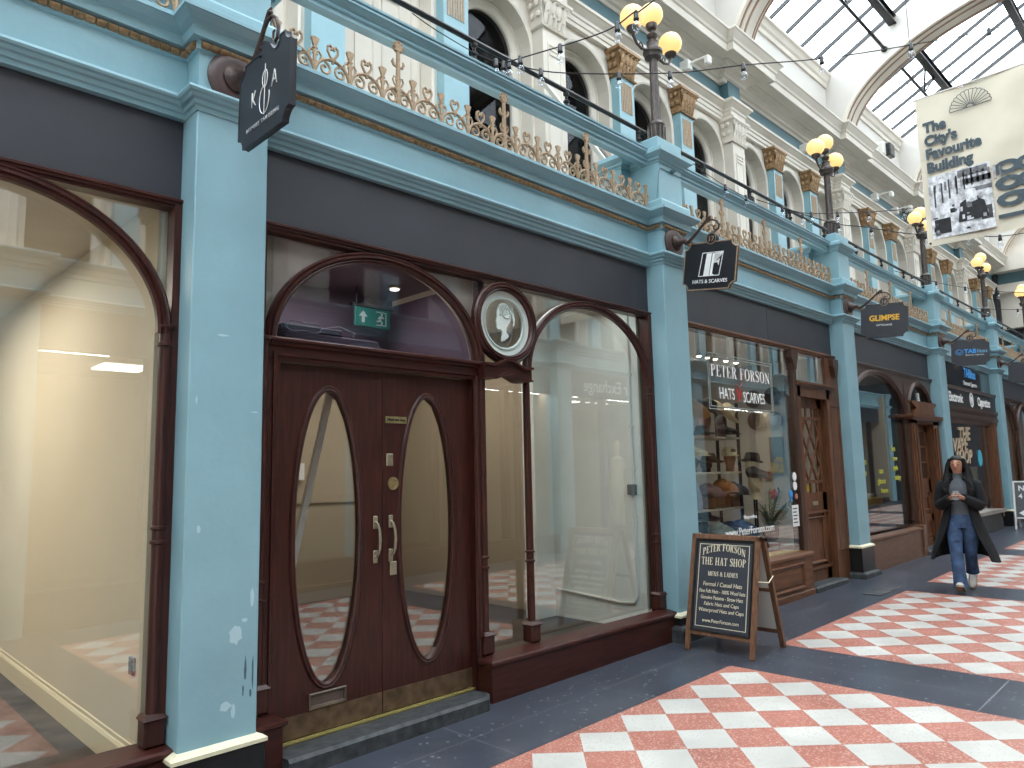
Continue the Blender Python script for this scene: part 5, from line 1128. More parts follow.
# ================================================================ HANGING SIGNS
def sign_outline(w, h, r):
    pts = []
    for cx, cy, a0 in ((-w/2,-h/2,0),(-w/2,h/2,0),(w/2,h/2,0),(w/2,-h/2,0)):
        pass
    def arc(cx, cy, a0, a1, n=6): return [(cx+r*math.cos(rad(a0+(a1-a0)*k/n)), cy+r*math.sin(rad(a0+(a1-a0)*k/n))) for k in range(n+1)]
    return arc(w/2,-h/2,180,90)+arc(w/2,h/2,270,180)+arc(-w/2,h/2,360,270)+arc(-w/2,-h/2,90,0)
def hanging_sign(i, yc, zc, th, ro, label, board_m, kind, number, dx=0):
    cx = PX[i]+PW/2; t = empty('hanging_sign', (cx, 0, 3.78), label=label, cat='sign', group='hanging shop signs')
    d = Vector((math.sin(th), -math.cos(th), 0)); u = Vector((0,0,1)); d, u = d*math.cos(ro)+u*math.sin(ro), u*math.cos(ro)-d*math.sin(ro); n = d.cross(u); c = Vector((dx, yc, zc-3.78))
    B = lambda a, b, h: tuple(c + d*a + u*b + n*h)
    w, h = .575, .45
    m = MB(); out = sign_outline(w, h, .062)
    if number is None:
        k = [q for q in range(len(out)) if out[q][1] > .1]
        top = [(.17,h/2),(.165,h/2-.02),(.15,h/2-.045),(.12,h/2-.05),(.09,h/2-.03),(.06,h/2+.005),(.02,h/2+.03),(-.02,h/2+.05),(-.05,h/2+.04),(-.065,h/2+.0),(-.09,h/2-.0)]
        ins = max(q for q in range(len(out)) if out[q][0] > 0); out = out[:ins+1]+[p for p in top]+out[ins+1:]
    # outline order: bottom right, top right, top left, bottom left
    br, tr, tl, bl = out[:7], out[7:14], out[-14:-7], out[-7:]
    mid = out[14:-14]
    poly = br+tr+mid+tl+bl
    m.prism(poly, B, -.014, .014); bo = m.obj('board', board_m, t)
    m = MB(); m.sweep(poly[::-1], [(-.002,.010),(-.002,.017),(.007,.017),(.007,.010)], B, closed=True); m.sweep(poly[::-1], [(-.002,-.017),(-.002,-.010),(.007,-.010),(.007,-.017)], B, closed=True)
    m.obj('edge_moulding', GOLDP if kind == 'hat' else board_m, t)
    if number:
        ctr = (0, h/2+.030); m = MB(); m.prism([(ctr[0]+.060*math.cos(2*PI*k/24), ctr[1]+.060*math.sin(2*PI*k/24)) for k in range(24)], B, -.018, .018); m.obj('roundel', board_m, t)
        m = MB(); m.sweep([(ctr[0]+.055*math.cos(-2*PI*k/24), ctr[1]+.055*math.sin(-2*PI*k/24)) for k in range(24)], [(0,.017),(0,.022),(.005,.022),(.005,.017)], B, closed=True); m.obj('roundel_ring', GOLDP, t)
        text(number, .068, c+u*(ctr[1]-.026)+n*.021, d, u, GOLDP, t)
    Tn = n*.0165
    if kind == 'tailor':
        text('K', .125, c+d*(-.105)+u*(-.04)+Tn, d, u, LETTERW, t, sx=.8, bold=-.0035); text('A', .125, c+d*(.125)+u*(-.01)+Tn, d, u, LETTERW, t, sx=.8, bold=-.0035)
        m = MB(); m.tube([B(.02,-.12,.017), B(.02,.14,.017)], .0022, 4)
        m.tube([B(.075+.0*k,-.02,.017) if k == 0 else B(.02+.055*math.cos(a), -.04+.075*math.sin(a), .017) for k, a in [(1, rad(20-20*q)) for q in range(15)]], .0024, 4); m.tube([B(.02+.028*math.cos(a), .065+.045*math.sin(a), .017) for a in [rad(-70+25*q) for q in range(15)]], .0024, 4); m.obj('monogram_stroke', LETTERW, t)
        text('BESPOKE TAILORING', .030, c+u*(-.155)+Tn, d, u, mat('dim_lettering', (176,178,182), .6, vary=0), t, space=1.35)
        m = MB(); 
        for q in (.012,.05): m.sphere(B(-.04,h/2-q+.03,.016), .010, 8, 5)
        m.obj('eyelet', IRON, t)
    if kind == 'hat':
        m = MB(); m.sweep([(-.115,-.10),(-.085,.125),(.145,.125),(.115,-.10)], [(0,.0145),(0,.0175),(.006,.0175),(.006,.0145)], B, closed=True)
        m.prism([(-.06,-.095),(.0,-.095),(.02,.115),(-.035,.115)], B, .0145,.0175); m.prism([(.008,-.095),(.055,-.095),(.05,-.085),(.035,-.08),(.045,.02),(.085,.025),(.10,-.005),(.108,.06),(.085,.04),(.05,.04),(.055,.115),(.14,.118),(.125,.09),(.115,.11),(.03,.112)], B, .0145,.0175)
        m.obj('monogram', LETTERW, t)
        text('HATS & SCARVES', .050, c+u*(-.165)+d*.015+Tn, d, u, LETTERW, t, sx=1.0)
    if kind == 'glimpse':
        text('GLIMPSE', .105, c+u*(-.0)+Tn, d, u, LETTERG, t, bold=.003, sx=.95); text('OPTICIANS', .036, c+u*(-.075)+Tn, d, u, LETTERW, t, space=1.1)
    if kind == 'tab':
        text('TAB', .10, c+u*(-.01)+d*(-.09)+Tn, d, u, LETTERB, t, bold=.004, align='LEFT'); text('lites', .095, c+u*(-.01)+d*(.105)+Tn, d, u, mat('pale_blue_lettering', (120,180,220), .5, vary=0), t, align='LEFT'); text('Electronic Cigarettes', .033, c+u*(-.055)+d*(.07)+Tn, d, u, LETTERW, t)
        m = MB(); m.sweep([(-.165+.058*math.cos(-2*PI*k/20), .01+.05*math.sin(-2*PI*k/20)) for k in range(20)], [(0,.0145),(0,.018),(.009,.018),(.009,.0145)], B, closed=True); m.tube([B(-.195,.02,.017),B(-.165,-.015,.017),(B(-.135,.02,.017))], .005, 4); m.obj('emblem', LETTERB, t)
    # wall boss and bracket arm
    m = MB(); m.lathe([(0,-.01),(.155,-.01),(.155,.012),(.140,.028),(.118,.036),(.10,.036),(0,.036)], (0,0,0), 32, 'y'); m.obj('wall_disc', mat('boss_dark_red', (76,56,54), .4, vary=.1), t, True)
    m = MB(); m.lathe([(0,.03),(.078,.034),(.080,.046),(.066,.056),(.052,.066),(.040,.085),(.030,.105),(.026,.13),(.020,.145),(0,.15)], (0,0,0), 24, 'y'); m.obj('boss', BROWNIRON, t, True)
    ex = yc
    m = MB(); zk = 1.42 if i == 1 else 1.0; s_ = 1.0 if i < 3 else 1.14
    A3 = lambda L: [(0, y*s_, z*zk) for y, z in L]
    m.tube(A3([(-.13,-.025),(-.16,-.03),(-.205,-.002),(-.26,.04),(-.31,.082),(-.36,.130),(-.395,.158),(-.418,.168)]), [.016,.018,.015,.014,.013,.012,.013,.004], 8)
    m.tube(A3([(-.33,.10),(-.38,.128),(-.43,.130),(-.475,.105),(-.50,.062),(-.49,.028),(-.462,.018),(-.440,.035),(-.445,.062),(-.462,.066)]), [.009,.010,.010,.010,.010,.009,.008,.007,.007,.005], 7)
    ax, az = -.40*s_, .115*zk
    m.sphere((0, -.40*s_, .15*zk), .014, 8, 6, (1,1.6,1)); m.obj('bracket_arm', BROWNIRON, t, True)
    m = MB(); tp = c+u*(h/2+(.085 if number else .04))+(Vector((0,0,0)) if number else d*-.03); hk = Vector((0, -.462*s_, .02*zk)); m.tube([hk, hk*.5+tp*.5+Vector((.012,0,0)), tp], .006, 6); m.tube([(tp[0], tp[1]+.014*math.cos(a), tp[2]+.014*math.sin(a)+.004) for a in [2*PI*k/10 for k in range(10)]], .004, 5, closed=True); m.obj('hook', IRON, t)
    return t
hanging_sign(1, -.50, 3.49, -.03, -.03, 'dark grey tailoring sign lettered K & A, hanging nearest the camera', SIGNG, 'tailor', None, -.06)
hanging_sign(2, -.36, 3.488, -.07, -.15, 'black hat shop sign with a white monogram and the number 17', SIGNK, 'hat', '17', .044)
hanging_sign(3, -.47, 3.523, .10, -.07, 'dark sign with yellow GLIMPSE lettering and the number 18', SIGNG, 'glimpse', '18')
hanging_sign(4, -.455, 3.53, .12, -.05, 'dark sign with blue TAB lettering and the number 19', SIGNG, 'tab', '19')
hanging_sign(5, -.46, 3.53, .12, -.06, 'blank dark hanging sign cut by the right edge of the view', SIGNG, 'blank', '20')
# ================================================================ CHALKBOARD A-BOARD
WALN = mat('board_walnut', (112,78,56), .5, vary=.2, scale=8, stretch=(6,6,1))
CHALK = mat('slate_chalkboard', (48,52,62), .55, vary=.06, scale=5)
gx = zf(5.7)
t = empty('sandwich_board', (5.88,-.49,gx), label='wooden framed chalkboard A-board advertising the hat shop on the pavement', cat='sandwich board')
H = .985
fb = Matrix.Translation((-.275,0,0)) @ Matrix.Rotation(math.atan2(.23,H), 4, 'Y')   # leans towards +x going up
bb = Matrix.Translation((.29,0,0)) @ Matrix.Rotation(-math.atan2(.27,H), 4, 'Y')
def FB(m=None): m = m or MB(); m.T = fb; return m
W2 = .32
m = FB(); 
for y in (-W2, W2-.045): m.bbox(-.012,.022, y, y+.045, 0, H, .004)
m.bbox(-.012,.022,-W2,W2, H-.045, H+.0,.004); m.bbox(-.008,.02,-W2+.04,W2-.04,.13,.165,.004)
m.obj('front_frame', WALN, t)
m = FB(); m.box(-.006,.012,-W2+.045,W2-.045,.165,H-.045); m.obj('chalk_panel', CHALK, t)
m = FB()
F_ = lambda a, b, h: (h, a, b)
m.sweep([(-W2+.045,.165),(W2-.045,.165),(W2-.045,H-.045),(-W2+.045,H-.045)][::1], [(0,-.006),(0,-.018),(-.014,-.016),(-.02,-.006)], F_, closed=True); m.obj('black_inner_frame', BLACKP, t)
m = FB(); m.sweep([(-W2+.085,.205),(W2-.085,.205),(W2-.085,H-.085),(-W2+.085,H-.085)], [(0,-.006),(0,-.0085),(-.005,-.0085),(-.005,-.006)], F_, closed=True); m.obj('chalk_border', LETTERC, t)
m = MB(); m.T = bb
for y in (-W2, W2-.045): m.bbox(-.02,.014, y, y+.045, 0, H, .004)
m.bbox(-.02,.014,-W2,W2,H-.045,H,.004); m.bbox(-.016,.01,-W2+.04,W2-.04,.50,.53,.004); m.bbox(-.016,.01,-W2+.04,W2-.04,.13,.165,.004)
m.obj('rear_frame', WALN, t)
m = MB(); m.T = bb; m.box(-.008,.006,-W2+.045,W2-.045,.165,.50); m.box(-.008,.006,-W2+.045,W2-.045,.53,H-.045); m.obj('rear_panel', W_WHITE, t)
m = MB(); m.tube([(-.14,-W2-.004,.60),(.02,-W2-.012,.575),(.12,-W2-.006,.62)], .005, 6); m.obj('rope_tie', LETTERC, t)
m = MB(); m.tube([(-.04,-W2+.03,H-.03),(.03,-W2+.03,H-.03)], .006, 6); m.obj('hinge', CHROME, t); m = MB(); m.tube([(-.04,W2-.03,H-.03),(.03,W2-.03,H-.03)], .006, 6); m.obj('hinge', CHROME, t)
R3 = fb.to_3x3(); Ub = R3 @ Vector((0,-1,0)); Vb = R3 @ Vector((0,0,1))
def bp(a, b): return fb @ Vector((-.0075, -a, b))
serif('PETER FORSON', .060, bp(0,.845), Ub, Vb, LETTERC, t, 'board_lettering', .0012, sx=.76, curve=.045)
serif('THE HAT SHOP', .064, bp(0,.722), Ub, Vb, LETTERC, t, 'board_lettering', .0012, sx=.74)
serif('MENS & LADIES', .038, bp(.0,.630), Ub, Vb, LETTERC, t, 'board_lettering', .0012, sx=.80)
for k, (s, z, sz) in enumerate([('Formal / Casual Hats',.545,.050),('Fine Felt Hats - 100% Wool hats',.487,.044),('Genuine Panama - Straw Hats',.435,.044),('Fabric Hats and Caps',.383,.044),('Waterproof Hats and Caps',.331,.044),('www.PeterForson.com',.245,.042)]):
    text(s, sz, bp(0, z), Ub, Vb, LETTERC, t, 'board_lettering', .0012, shear=.12, sx=.74 if len(s) > 25 else .86)
# ================================================================ FAR A-BOARD AT THE RIGHT EDGE
t = empty('sandwich_board', (18.35,-.62,zf(18.35)), label='white framed grey A-board with an arrow at the right edge', cat='sandwich board')
fb = Matrix.Translation((-.18,0,0)) @ Matrix.Rotation(.14, 4, 'Y'); m = FB()
for y in (-.42,.39): m.bbox(-.012,.012,y,y+.035,0,1.0,.004)
m.bbox(-.012,.012,-.42,.425,.97,1.0,.004); m.bbox(-.012,.012,-.42,.425,.22,.25,.004); m.obj('white_frame', WHITE, t)
m = FB(); m.box(-.006,.008,-.39,.395,.25,.97); m.obj('grey_panel', mat('board_grey', (92,96,100), .5), t)
m = MB(); m.T = Matrix.Translation((.2,0,0)) @ Matrix.Rotation(-.2, 4, 'Y')
for y in (-.42,.39): m.bbox(-.012,.012,y,y+.035,0,1.0,.004)
m.bbox(-.012,.012,-.42,.425,.97,1.0,.004); m.obj('rear_legs', WHITE, t)
R3 = fb.to_3x3(); Ub = R3 @ Vector((0,-1,0)); Vb = R3 @ Vector((0,0,1))
text('NEXT', .15, bp(-.33,.80), Ub, Vb, LETTERW, t, 'board_lettering', align='LEFT', bold=.004); text('4', .14, bp(-.33,.64), Ub, Vb, LETTERW, t, 'board_lettering', align='LEFT', bold=.003); text('YOU', .11, bp(-.15,.53), Ub, Vb, LETTERW, t, 'board_lettering', align='LEFT')
m = FB(); m.prism([(.34,.34),(.20,.43),(.20,.37),(.05,.37),(.05,.31),(.20,.31),(.20,.25)], F_, -.010, -.006); m.obj('arrow', LETTERW, t)
# ================================================================ BANNER
t = empty('hanging_banner', (8.6,-2.40,5.6), label='tall cream cloth banner reading The City\'s Favourite Building 1988', cat='banner')
BANM = mat('banner_cloth', (226,216,196), .8, vary=.03, scale=3)
BW = .86
def bx_(y, z): return .009*math.sin((y+z*.6)*7) + .005*math.sin(z*11+y*5)
m = MB(); ny_, nz_ = 28, 26; vs = []
def bz(y, z): return (y, z)
for s in (0,.006):
    for j in range(nz_+1):
        for i in range(ny_+1):
            y = BW-2*BW*i/ny_; z = -1.69+1.66*j/nz_; vs.append((bx_(y,z)+s, y, z))
N1 = (ny_+1)*(nz_+1); fs = []
for j in range(nz_):
    for i in range(ny_):
        q = j*(ny_+1)+i; fs += [(q,q+1,q+ny_+2,q+ny_+1), (N1+q,N1+q+ny_+1,N1+q+ny_+2,N1+q+1)]
m.add(vs, fs); m.obj('cloth', BANM, t, True)
m = MB(); m.tube([(0,BW+.02,-.02),(0,-BW-.02,-.02)], .012, 8); m.obj('top_pole', CREAM, t)
m = MB(); m.tube([(0,BW,-.02),(0,BW+.0,3.3)], .003, 4); m.tube([(0,-BW,-.02),(0,-BW,3.3)], .003, 4); m.obj('suspension_wire', IRON, t)
m = MB(); m.lathe([(0,0),(.012,0),(.012,.004),(0,.004)], (-.018,BW-.03,-1.66), 10, 'x'); m.obj('eyelet', IRON, t)
DB, VB = Vector((0,-1,0)), Vector((0,0,1)); bxo = -.018
for s, y, z in (('The',.80,-.425),("City's",.80,-.575),('Favourite',.80,-.725),('Building',.80,-.880)):
    text(s, .152, (bxo, y, z), DB, VB, LETTERS, t, 'banner_lettering', align='LEFT', bold=.0075, sx=.90, space=1.0)
text('1988', .60, (bxo, -.22, -1.62), VB, -DB, LETTERS, t, 'banner_lettering', align='LEFT', bold=.006, sx=.56)
m = MB(); cy, cz = .345, -.29
def fz(a, b, h): return (bxo+h, cy-a, cz+b)
for k in range(15):
    a = PI*k/14; m.tube([fz(.035*math.cos(a),.035*math.sin(a),0), fz(.185*math.cos(a),.185*math.sin(a),0)], .003, 4)
for k in range(14):
    a0 = PI*k/14; a1 = PI*(k+1)/14; m.tube([fz(.185*math.cos(a0+(a1-a0)*q/5)*(1+.05*math.sin(PI*q/5)), .185*math.sin(a0+(a1-a0)*q/5)*(1+.05*math.sin(PI*q/5)),0) for q in range(6)], .0035, 4)
m.tube([fz(-.19,0,0), fz(.19,0,0)], .004, 4); m.tube([fz(.035*math.cos(PI*q/8),.035*math.sin(PI*q/8),0) for q in range(9)], .003, 4)
m.obj('fan_emblem', LETTERS, t)
# printed photograph of a cafe terrace: simple grey shapes
PHG = [mat('print_grey_%d' % k, (v,v,v+4), .7, vary=.25, scale=20) for k, v in enumerate((222,176,120,70,34))]
m = MB()
def pr_(y0,y1,z0,z1,k,x=-.0235):
    m.cur = k; m.box(x, x+.004, y0, y1, z0, z1)
m.cur = 0; m.box(-.020,-.014,.225,.80,-1.625,-.93)
pr_(.25,.52,-1.02,-.945,2); pr_(.225,.48,-1.11,-1.05,3); pr_(.225,.44,-1.20,-1.16,2)
for k in range(6): pr_(.74-.07*k,.755-.07*k,-1.28+.03*k,-1.05+.02*k,3)
rr = random.Random(5)
for k in range(14): pr_(.78-.05*k+.0,.79-.05*k+.012,-1.12-.0*k,-1.04+.005*k,1+k%2)
m.cur = 4; m.add([(-.026,.55,-1.50),(-.026,.27,-1.50),(-.026,.30,-1.32),(-.026,.42,-1.24),(-.026,.52,-1.30)], [(0,1,2,3,4)]); m.cur = 0; m.add([(-.027,.46,-1.32),(-.027,.36,-1.30),(-.027,.37,-1.18),(-.027,.42,-1.15),(-.027,.47,-1.20)], [(0,1,2,3,4)])
pr_(.62,.77,-1.58,-1.42,4,-.026); pr_(.24,.34,-1.52,-1.38,3,-.024)
for k in range(26):
    y = rr.uniform(.26,.76); z = rr.uniform(-1.60,-1.30); pr_(y, y+rr.uniform(.02,.05), z, z+rr.uniform(.01,.05), rr.randint(0,4), -.0245-.0002*k)
m.obj('printed_photograph', PHG, t)
# ================================================================ FESTOON LIGHTS
def festoon(name_label, pts, bulbs, r=.0055):
    p0 = Vector(pts[0]); t = empty('festoon_lights', p0, label=name_label, cat='string lights', group='festoon strings of clear bulbs')
    P = [Vector(p)-p0 for p in pts]
    # catmull-rom
    def cr(u):
        n = len(P)-1; k = min(int(u*n), n-1); f = u*n-k; a = P[max(k-1,0)]; b = P[k]; c = P[k+1]; d = P[min(k+2,n)]
        return .5*((2*b)+(-a+c)*f+(2*a-5*b+4*c-d)*f*f+(-a+3*b-3*c+d)*f**3)
    m = MB(); m.tube([cr(k/60) for k in range(61)], r, 6); m.obj('cable', IRON, t)
    for u in bulbs:
        c = cr(u); s = empty('bulb_unit', c); s.parent = t
        b1 = bpy.data.objects.new('bulb_holder', HOLD); COL.objects.link(b1); b1.parent = s
        b2 = bpy.data.objects.new('bulb', BUL); COL.objects.link(b2); b2.parent = s
    return t
m = MB(); m.lathe([(0,.022),(.012,.02),(.017,.01),(.018,-.03),(.021,-.04),(.019,-.052),(0,-.052)], (0,0,0), 12); HOLD = mk_part('bulb_holder', m, BLACKP); HOLD.polygons.foreach_set('use_smooth', [True]*len(HOLD.polygons))
m = MB(); m.lathe([(.012,-.052),(.016,-.062),(.027,-.08),(.031,-.098),(.027,-.116),(.014,-.127),(0,-.129)], (0,0,0), 14, cap=False); BUL = mk_part('bulb', m, BULBG); BUL.polygons.foreach_set('use_smooth', [True]*len(BUL.polygons))
S1 = [(3.81,.06,4.80),(3.97,-.75,4.735),(4.02,-1.02,4.79),(4.06,-1.17,4.83),(4.2,-2.6,5.25),(4.35,-4.9,6.3)]
festoon('festoon string rising from the handrail past the nearest lamp towards the camera', S1, (.045,.12,.27,.52,.72,.88))
S2 = [(3.82,.08,4.82),(4.20,-.15,4.78),(5.04,-.66,4.889),(5.64,-1.03,5.04),(6.33,-1.45,5.20),(7.13,-1.95,5.44),(8.07,-2.52,5.766),(11.9,-4.9,7.2)]
festoon('long festoon string crossing the arcade in front of the vault to the upper right', S2, (.02,.11,.22,.285,.425,.565,.71,.845))
S3 = [(8.09,.11,4.79),(8.6,-.2,4.67),(9.01,-.47,4.69),(9.53,-.79,4.75),(10.14,-1.17,4.875),(11.47,-2.01,5.35),(14,-3.6,6.2)]
festoon('festoon string from the hat shop balcony passing behind the top of the banner photograph', S3, (.10,.21,.335,.46,.6,.75))
S4 = [(8.09,.11,4.79),(8.6,-.53,4.46),(8.83,-.82,4.38),(9.19,-1.26,4.26),(9.53,-1.69,4.23),(9.93,-2.19,4.20),(11,-4.0,4.5),(11.4,-4.8,4.8)]
festoon('low festoon string crossing behind the bottom of the banner', S4, (.09,.17,.31,.46,.58,.68,.8))
S5 = [(4.9,.08,4.80),(5.5,.06,4.74),(5.9,-.12,4.72),(6.2,-.13,4.71),(6.6,.05,4.76),(7.3,.07,4.74),(8.09,.1,4.79)]
festoon('festoon cable looped along the handrail past the nearest pedestal', [(6.5,.07,4.80),(7.0,.05,4.72),(7.6,.05,4.70),(8.09,.1,4.79)], (.45,.72,.86), .004)
festoon('festoon cable hanging along the handrail above the arched window', [(2.9,.06,4.80),(3.1,.05,4.76),(3.5,.05,4.74),(3.82,.08,4.80)], (.86,.97), .004)
S6 = [(12.9,.1,4.79),(13.6,-.5,4.55),(14.6,-1.2,4.45),(16.0,-2.2,4.5),(18,-3.8,4.8)]
festoon('festoon string starting from the optician balcony, low at the right', S6, (.1,.2,.32,.45,.6))
S7 = [(17.3,.1,4.79),(17.5,-1.0,4.6),(17.8,-2.2,4.5),(18.1,-3.6,4.6),(18.3,-4.8,4.85)]
festoon('furthest festoon string beyond the banner near the vape shop balcony', S7, (.1,.2,.32,.45,.6))
# ================================================================ FLOODLIGHTS ON THE FRIEZE
FLM = mat('floodlight_white', (214,212,206), .45, vary=.03)
for k, (x, lb) in enumerate([(8.95,'white floodlight on the frieze right of the nearest lamp'),(7.6,'white floodlight on the frieze behind the nearest lamp'),(13.0,'white floodlight on the frieze between the first two ribs'),(16.6,'white floodlight on the frieze right of the second lamp'),(17.9,'white floodlight on the frieze just left of the banner'),(21.2,'white floodlight on the frieze beyond the banner')]):
    t = empty('floodlight', (x,1.45,7.36), label=lb, cat='floodlight', group='white floodlights on the frieze')
    m = MB(); m.bbox(-.06,.06,-.05,.10,-.01,.14,.01); m.obj('mount', FLM, t)
    m = MB(); m.tube([(0,-.02,.08),(.02,-.15,.10),(.05,-.27,.11)], .018, 8); m.bbox(.01,.11,-.34,-.25,-.02,.12,.02); m.obj('lamp_head', FLM, t)
t = empty('loudspeaker', (16.9,1.35,8.55), label='small dark faced white speaker box on the vault wall left of the banner', cat='loudspeaker')
m = MB(); m.bbox(-.15,.15,-.1,.17,-.14,.14,.02); m.obj('cabinet', FLM, t); m = MB(); m.bbox(-.02,.26,-.20,-.08,-.16,.14,.02); m.obj('grille', BLACKP, t)
# gallery items: tilted white boards (parasol arms) behind the rail
for k, (x, z, lb) in enumerate([(5.72,4.72,'pale slanting strut on the gallery behind the handrail left of the nearest lamp'),(6.55,4.30,'brown slanting strut on the gallery behind the hat shop cresting')]):
    m = MB(); m.rings([[(x,.55,z),(x+.05,.55,z),(x+.05,.60,z),(x,.60,z)],[(x-.55,.85,z+.75),(x-.48,.85,z+.75),(x-.48,.90,z+.75),(x-.55,.90,z+.75)]]); tag(m.obj('slanting_strut', W_WHITE if k == 0 else BROWNIRON), lb, 'strut')
# ================================================================ THE WALKING WOMAN
SKIN = mat('skin', (176,128,104), .55, vary=.05, scale=12)
HAIR = mat('black_hair', (17,14,14), .5, vary=.3, scale=30, spec=.25, stretch=(8,8,.6), bump=.3, bscale=60)
COAT = mat('black_wool_coat', (12,13,17), .9, vary=.15, scale=20, bump=.1)
JEAN = mat('blue_denim', (58,82,116), .8, vary=.25, scale=12, bump=.1, bscale=120)
KNIT = mat('grey_knit', (88,92,98), .85, vary=.1, scale=40, bump=.2, bscale=120)
SHOE = mat('white_trainer', (216,212,204), .5, vary=.05); SOLE = mat('gum_sole', (150,132,108), .7)
PHONE = mat('black_phone', (18,18,20), .2, vary=0)
SCL = .955
def skinmesh(name, verts, edges, radii, mt, parent, root=0, sub=2):
    me = bpy.data.meshes.new(name); me.from_pydata([Vector(v)*SCL for v in verts], edges, []); o = bpy.data.objects.new(name, me); COL.objects.link(o)
    sk = o.modifiers.new('skin', 'SKIN'); sk.use_smooth_shade = True
    for k, r in enumerate(radii):
        rx, ry = r if isinstance(r, tuple) else (r, r); me.skin_vertices[0].data[k].radius = (rx*SCL, ry*SCL); me.skin_vertices[0].data[k].use_root = (k == root)
    ss = o.modifiers.new('sub', 'SUBSURF'); ss.levels = sub; ss.render_levels = sub
    bpy.context.view_layer.update(); m2 = bpy.data.meshes.new_from_object(o.evaluated_get(bpy.context.evaluated_depsgraph_get()))
    bpy.data.objects.remove(o); m2.materials.clear(); m2.materials.append(mt); m2.name = name
    for p in m2.polygons: p.use_smooth = True
    r = bpy.data.objects.new(name, m2); COL.objects.link(r); r.parent = parent; return r
gz = zf(9.95)
w = empty('person', (9.93, -1.285, gz+.004), rz=rad(-90+6), label='person in a long open black coat and jeans walking and looking at a phone', cat='person')
# local frame: she faces -Y, her right hand is towards -X
hd = (0, -.035, 1.50)
# skeleton (one continuous body)
V = []; E = []; Rr = []
def jn(p, r, par=None):
    V.append(p); Rr.append(r); 
    if par is not None: E.append((par, len(V)-1))
    return len(V)-1
pel = jn((0,.0,.90), (.135,.10)); sp1 = jn((0,-.0,1.02), (.115,.085), pel); sp2 = jn((0,.0,1.16), (.135,.095), sp1); ch = jn((0,.01,1.28), (.125,.085), sp2); nk = jn((0,.0,1.36), (.055,.052), ch); nk2 = jn((0,-.02,1.42), (.048,.048), nk)
hb = jn((0,-.030,1.47), (.060,.070), nk2); hm = jn((0,-.035,1.54), (.076,.092), hb); ht = jn((0,-.022,1.60), (.060,.075), hm)
arms = {}
for s in (-1, 1):
    sh = jn((s*.155,.015,1.30), .052, ch); el = jn((s*.215,-.015,1.04), .040, sh); wr = jn((s*.055,-.235,1.135), .026, el); pm = jn((s*.038,-.275,1.150), (.030,.018), wr); arms[s] = pm
# legs: her right leg (-X) swings forward with heel down, the left leg trails
hr_ = jn((-.085,.0,.86), .085, pel); kr = jn((-.070,-.14,.48), .060, hr_); ar = jn((-.045,-.22,.10), .040, kr); fr_ = jn((-.045,-.33,.055), .034, ar)
hl_ = jn((.085,.0,.86), .085, pel); kl = jn((.055,.045,.47), .058, hl_); al = jn((.025,.30,.17), .038, kl); fl_ = jn((.02,.24,.055), .032, al)
body = skinmesh('body', V, E, Rr, SKIN, w)
# hands: five fingers each curled round the phone
for s in (-1, 1):
    bx0 = Vector((s*.040,-.268,1.150)); vs = [tuple(bx0)]; es = []; rs = [.019]
    vs.append(tuple(bx0+Vector((-s*.006,-.022,.004)))); es.append((0,1)); rs.append(.021)
    for q in range(4):
        b_ = bx0+Vector((s*.006,-.030-.006*(q==1),.030-.019*q)); n = len(vs); L_ = (.92,1.0,.95,.78)[q]
        vs += [tuple(b_), tuple(b_+Vector((-s*.006,-.020*L_,-.002))), tuple(b_+Vector((-s*.028*L_,-.026*L_,-.003))), tuple(b_+Vector((-s*.040*L_,-.014,-.004)))]
        es += [(1,n),(n,n+1),(n+1,n+2),(n+2,n+3)]; rs += [.0085,.008,.0075,.0065]
    n = len(vs); vs += [tuple(bx0+Vector((-s*.012,.006,.018))), tuple(bx0+Vector((-s*.020,.000,.036))), tuple(bx0+Vector((-s*.028,-.012,.046)))]; es += [(0,n),(n,n+1),(n+1,n+2)]; rs += [.011,.009,.008]
    skinmesh('hand', vs, es, rs, SKIN, w, 0, 1)
def wm(): m = MB(); m.T = Matrix.Scale(SCL, 4); return m
def ringz(cx, cy, z, rx, ry, n=20, a0=0, a1=360, open_=False):
    k = n if not open_ else n
    return [(cx+rx*math.cos(rad(a0+(a1-a0)*q/(n if not open_ else n-1))), cy+ry*math.sin(rad(a0+(a1-a0)*q/(n if not open_ else n-1))), z) for q in range(n)]
# face
m = wm(); fy = -.125
for s in (-1, 1):
    m.cur = 0; m.sphere((s*.030,fy+.006,1.535), .0125, 10, 6, (1.3,.55,.55)); m.cur = 1; m.sphere((s*.030,fy+.001,1.531), .006, 8, 5, (1.4,.5,.5))
    m.tube([(s*.015,fy-.001,1.553),(s*.03,fy-.003,1.559),(s*.046,fy+.006,1.553)], .0032, 5)
m.obj('eyes', [mat('eye_lid', (150,104,86), .5, vary=0), HAIR], w, True)
m = wm(); m.rings([[(-.006,fy,1.545),(.006,fy,1.545),(.005,fy+.02,1.545),(-.005,fy+.02,1.545)],[(-.011,fy-.018,1.508),(.011,fy-.018,1.508),(.012,fy+.02,1.505),(-.012,fy+.02,1.505)],[(-.010,fy-.006,1.498),(.010,fy-.006,1.498),(.010,fy+.02,1.498),(-.010,fy+.02,1.498)]]); m.obj('nose', SKIN, w, True)
m = wm(); m.sphere((0,fy+.004,1.478), .010, 10, 6, (2.0,.7,.62)); m.obj('mouth', mat('lips', (142,78,74), .45, vary=0), w, True)
for s in (-1,1):
    m = wm(); m.sphere((s*.078,-.03,1.52), .02, 8, 6, (.4,.8,1.3)); m.obj('ear', SKIN, w, True)
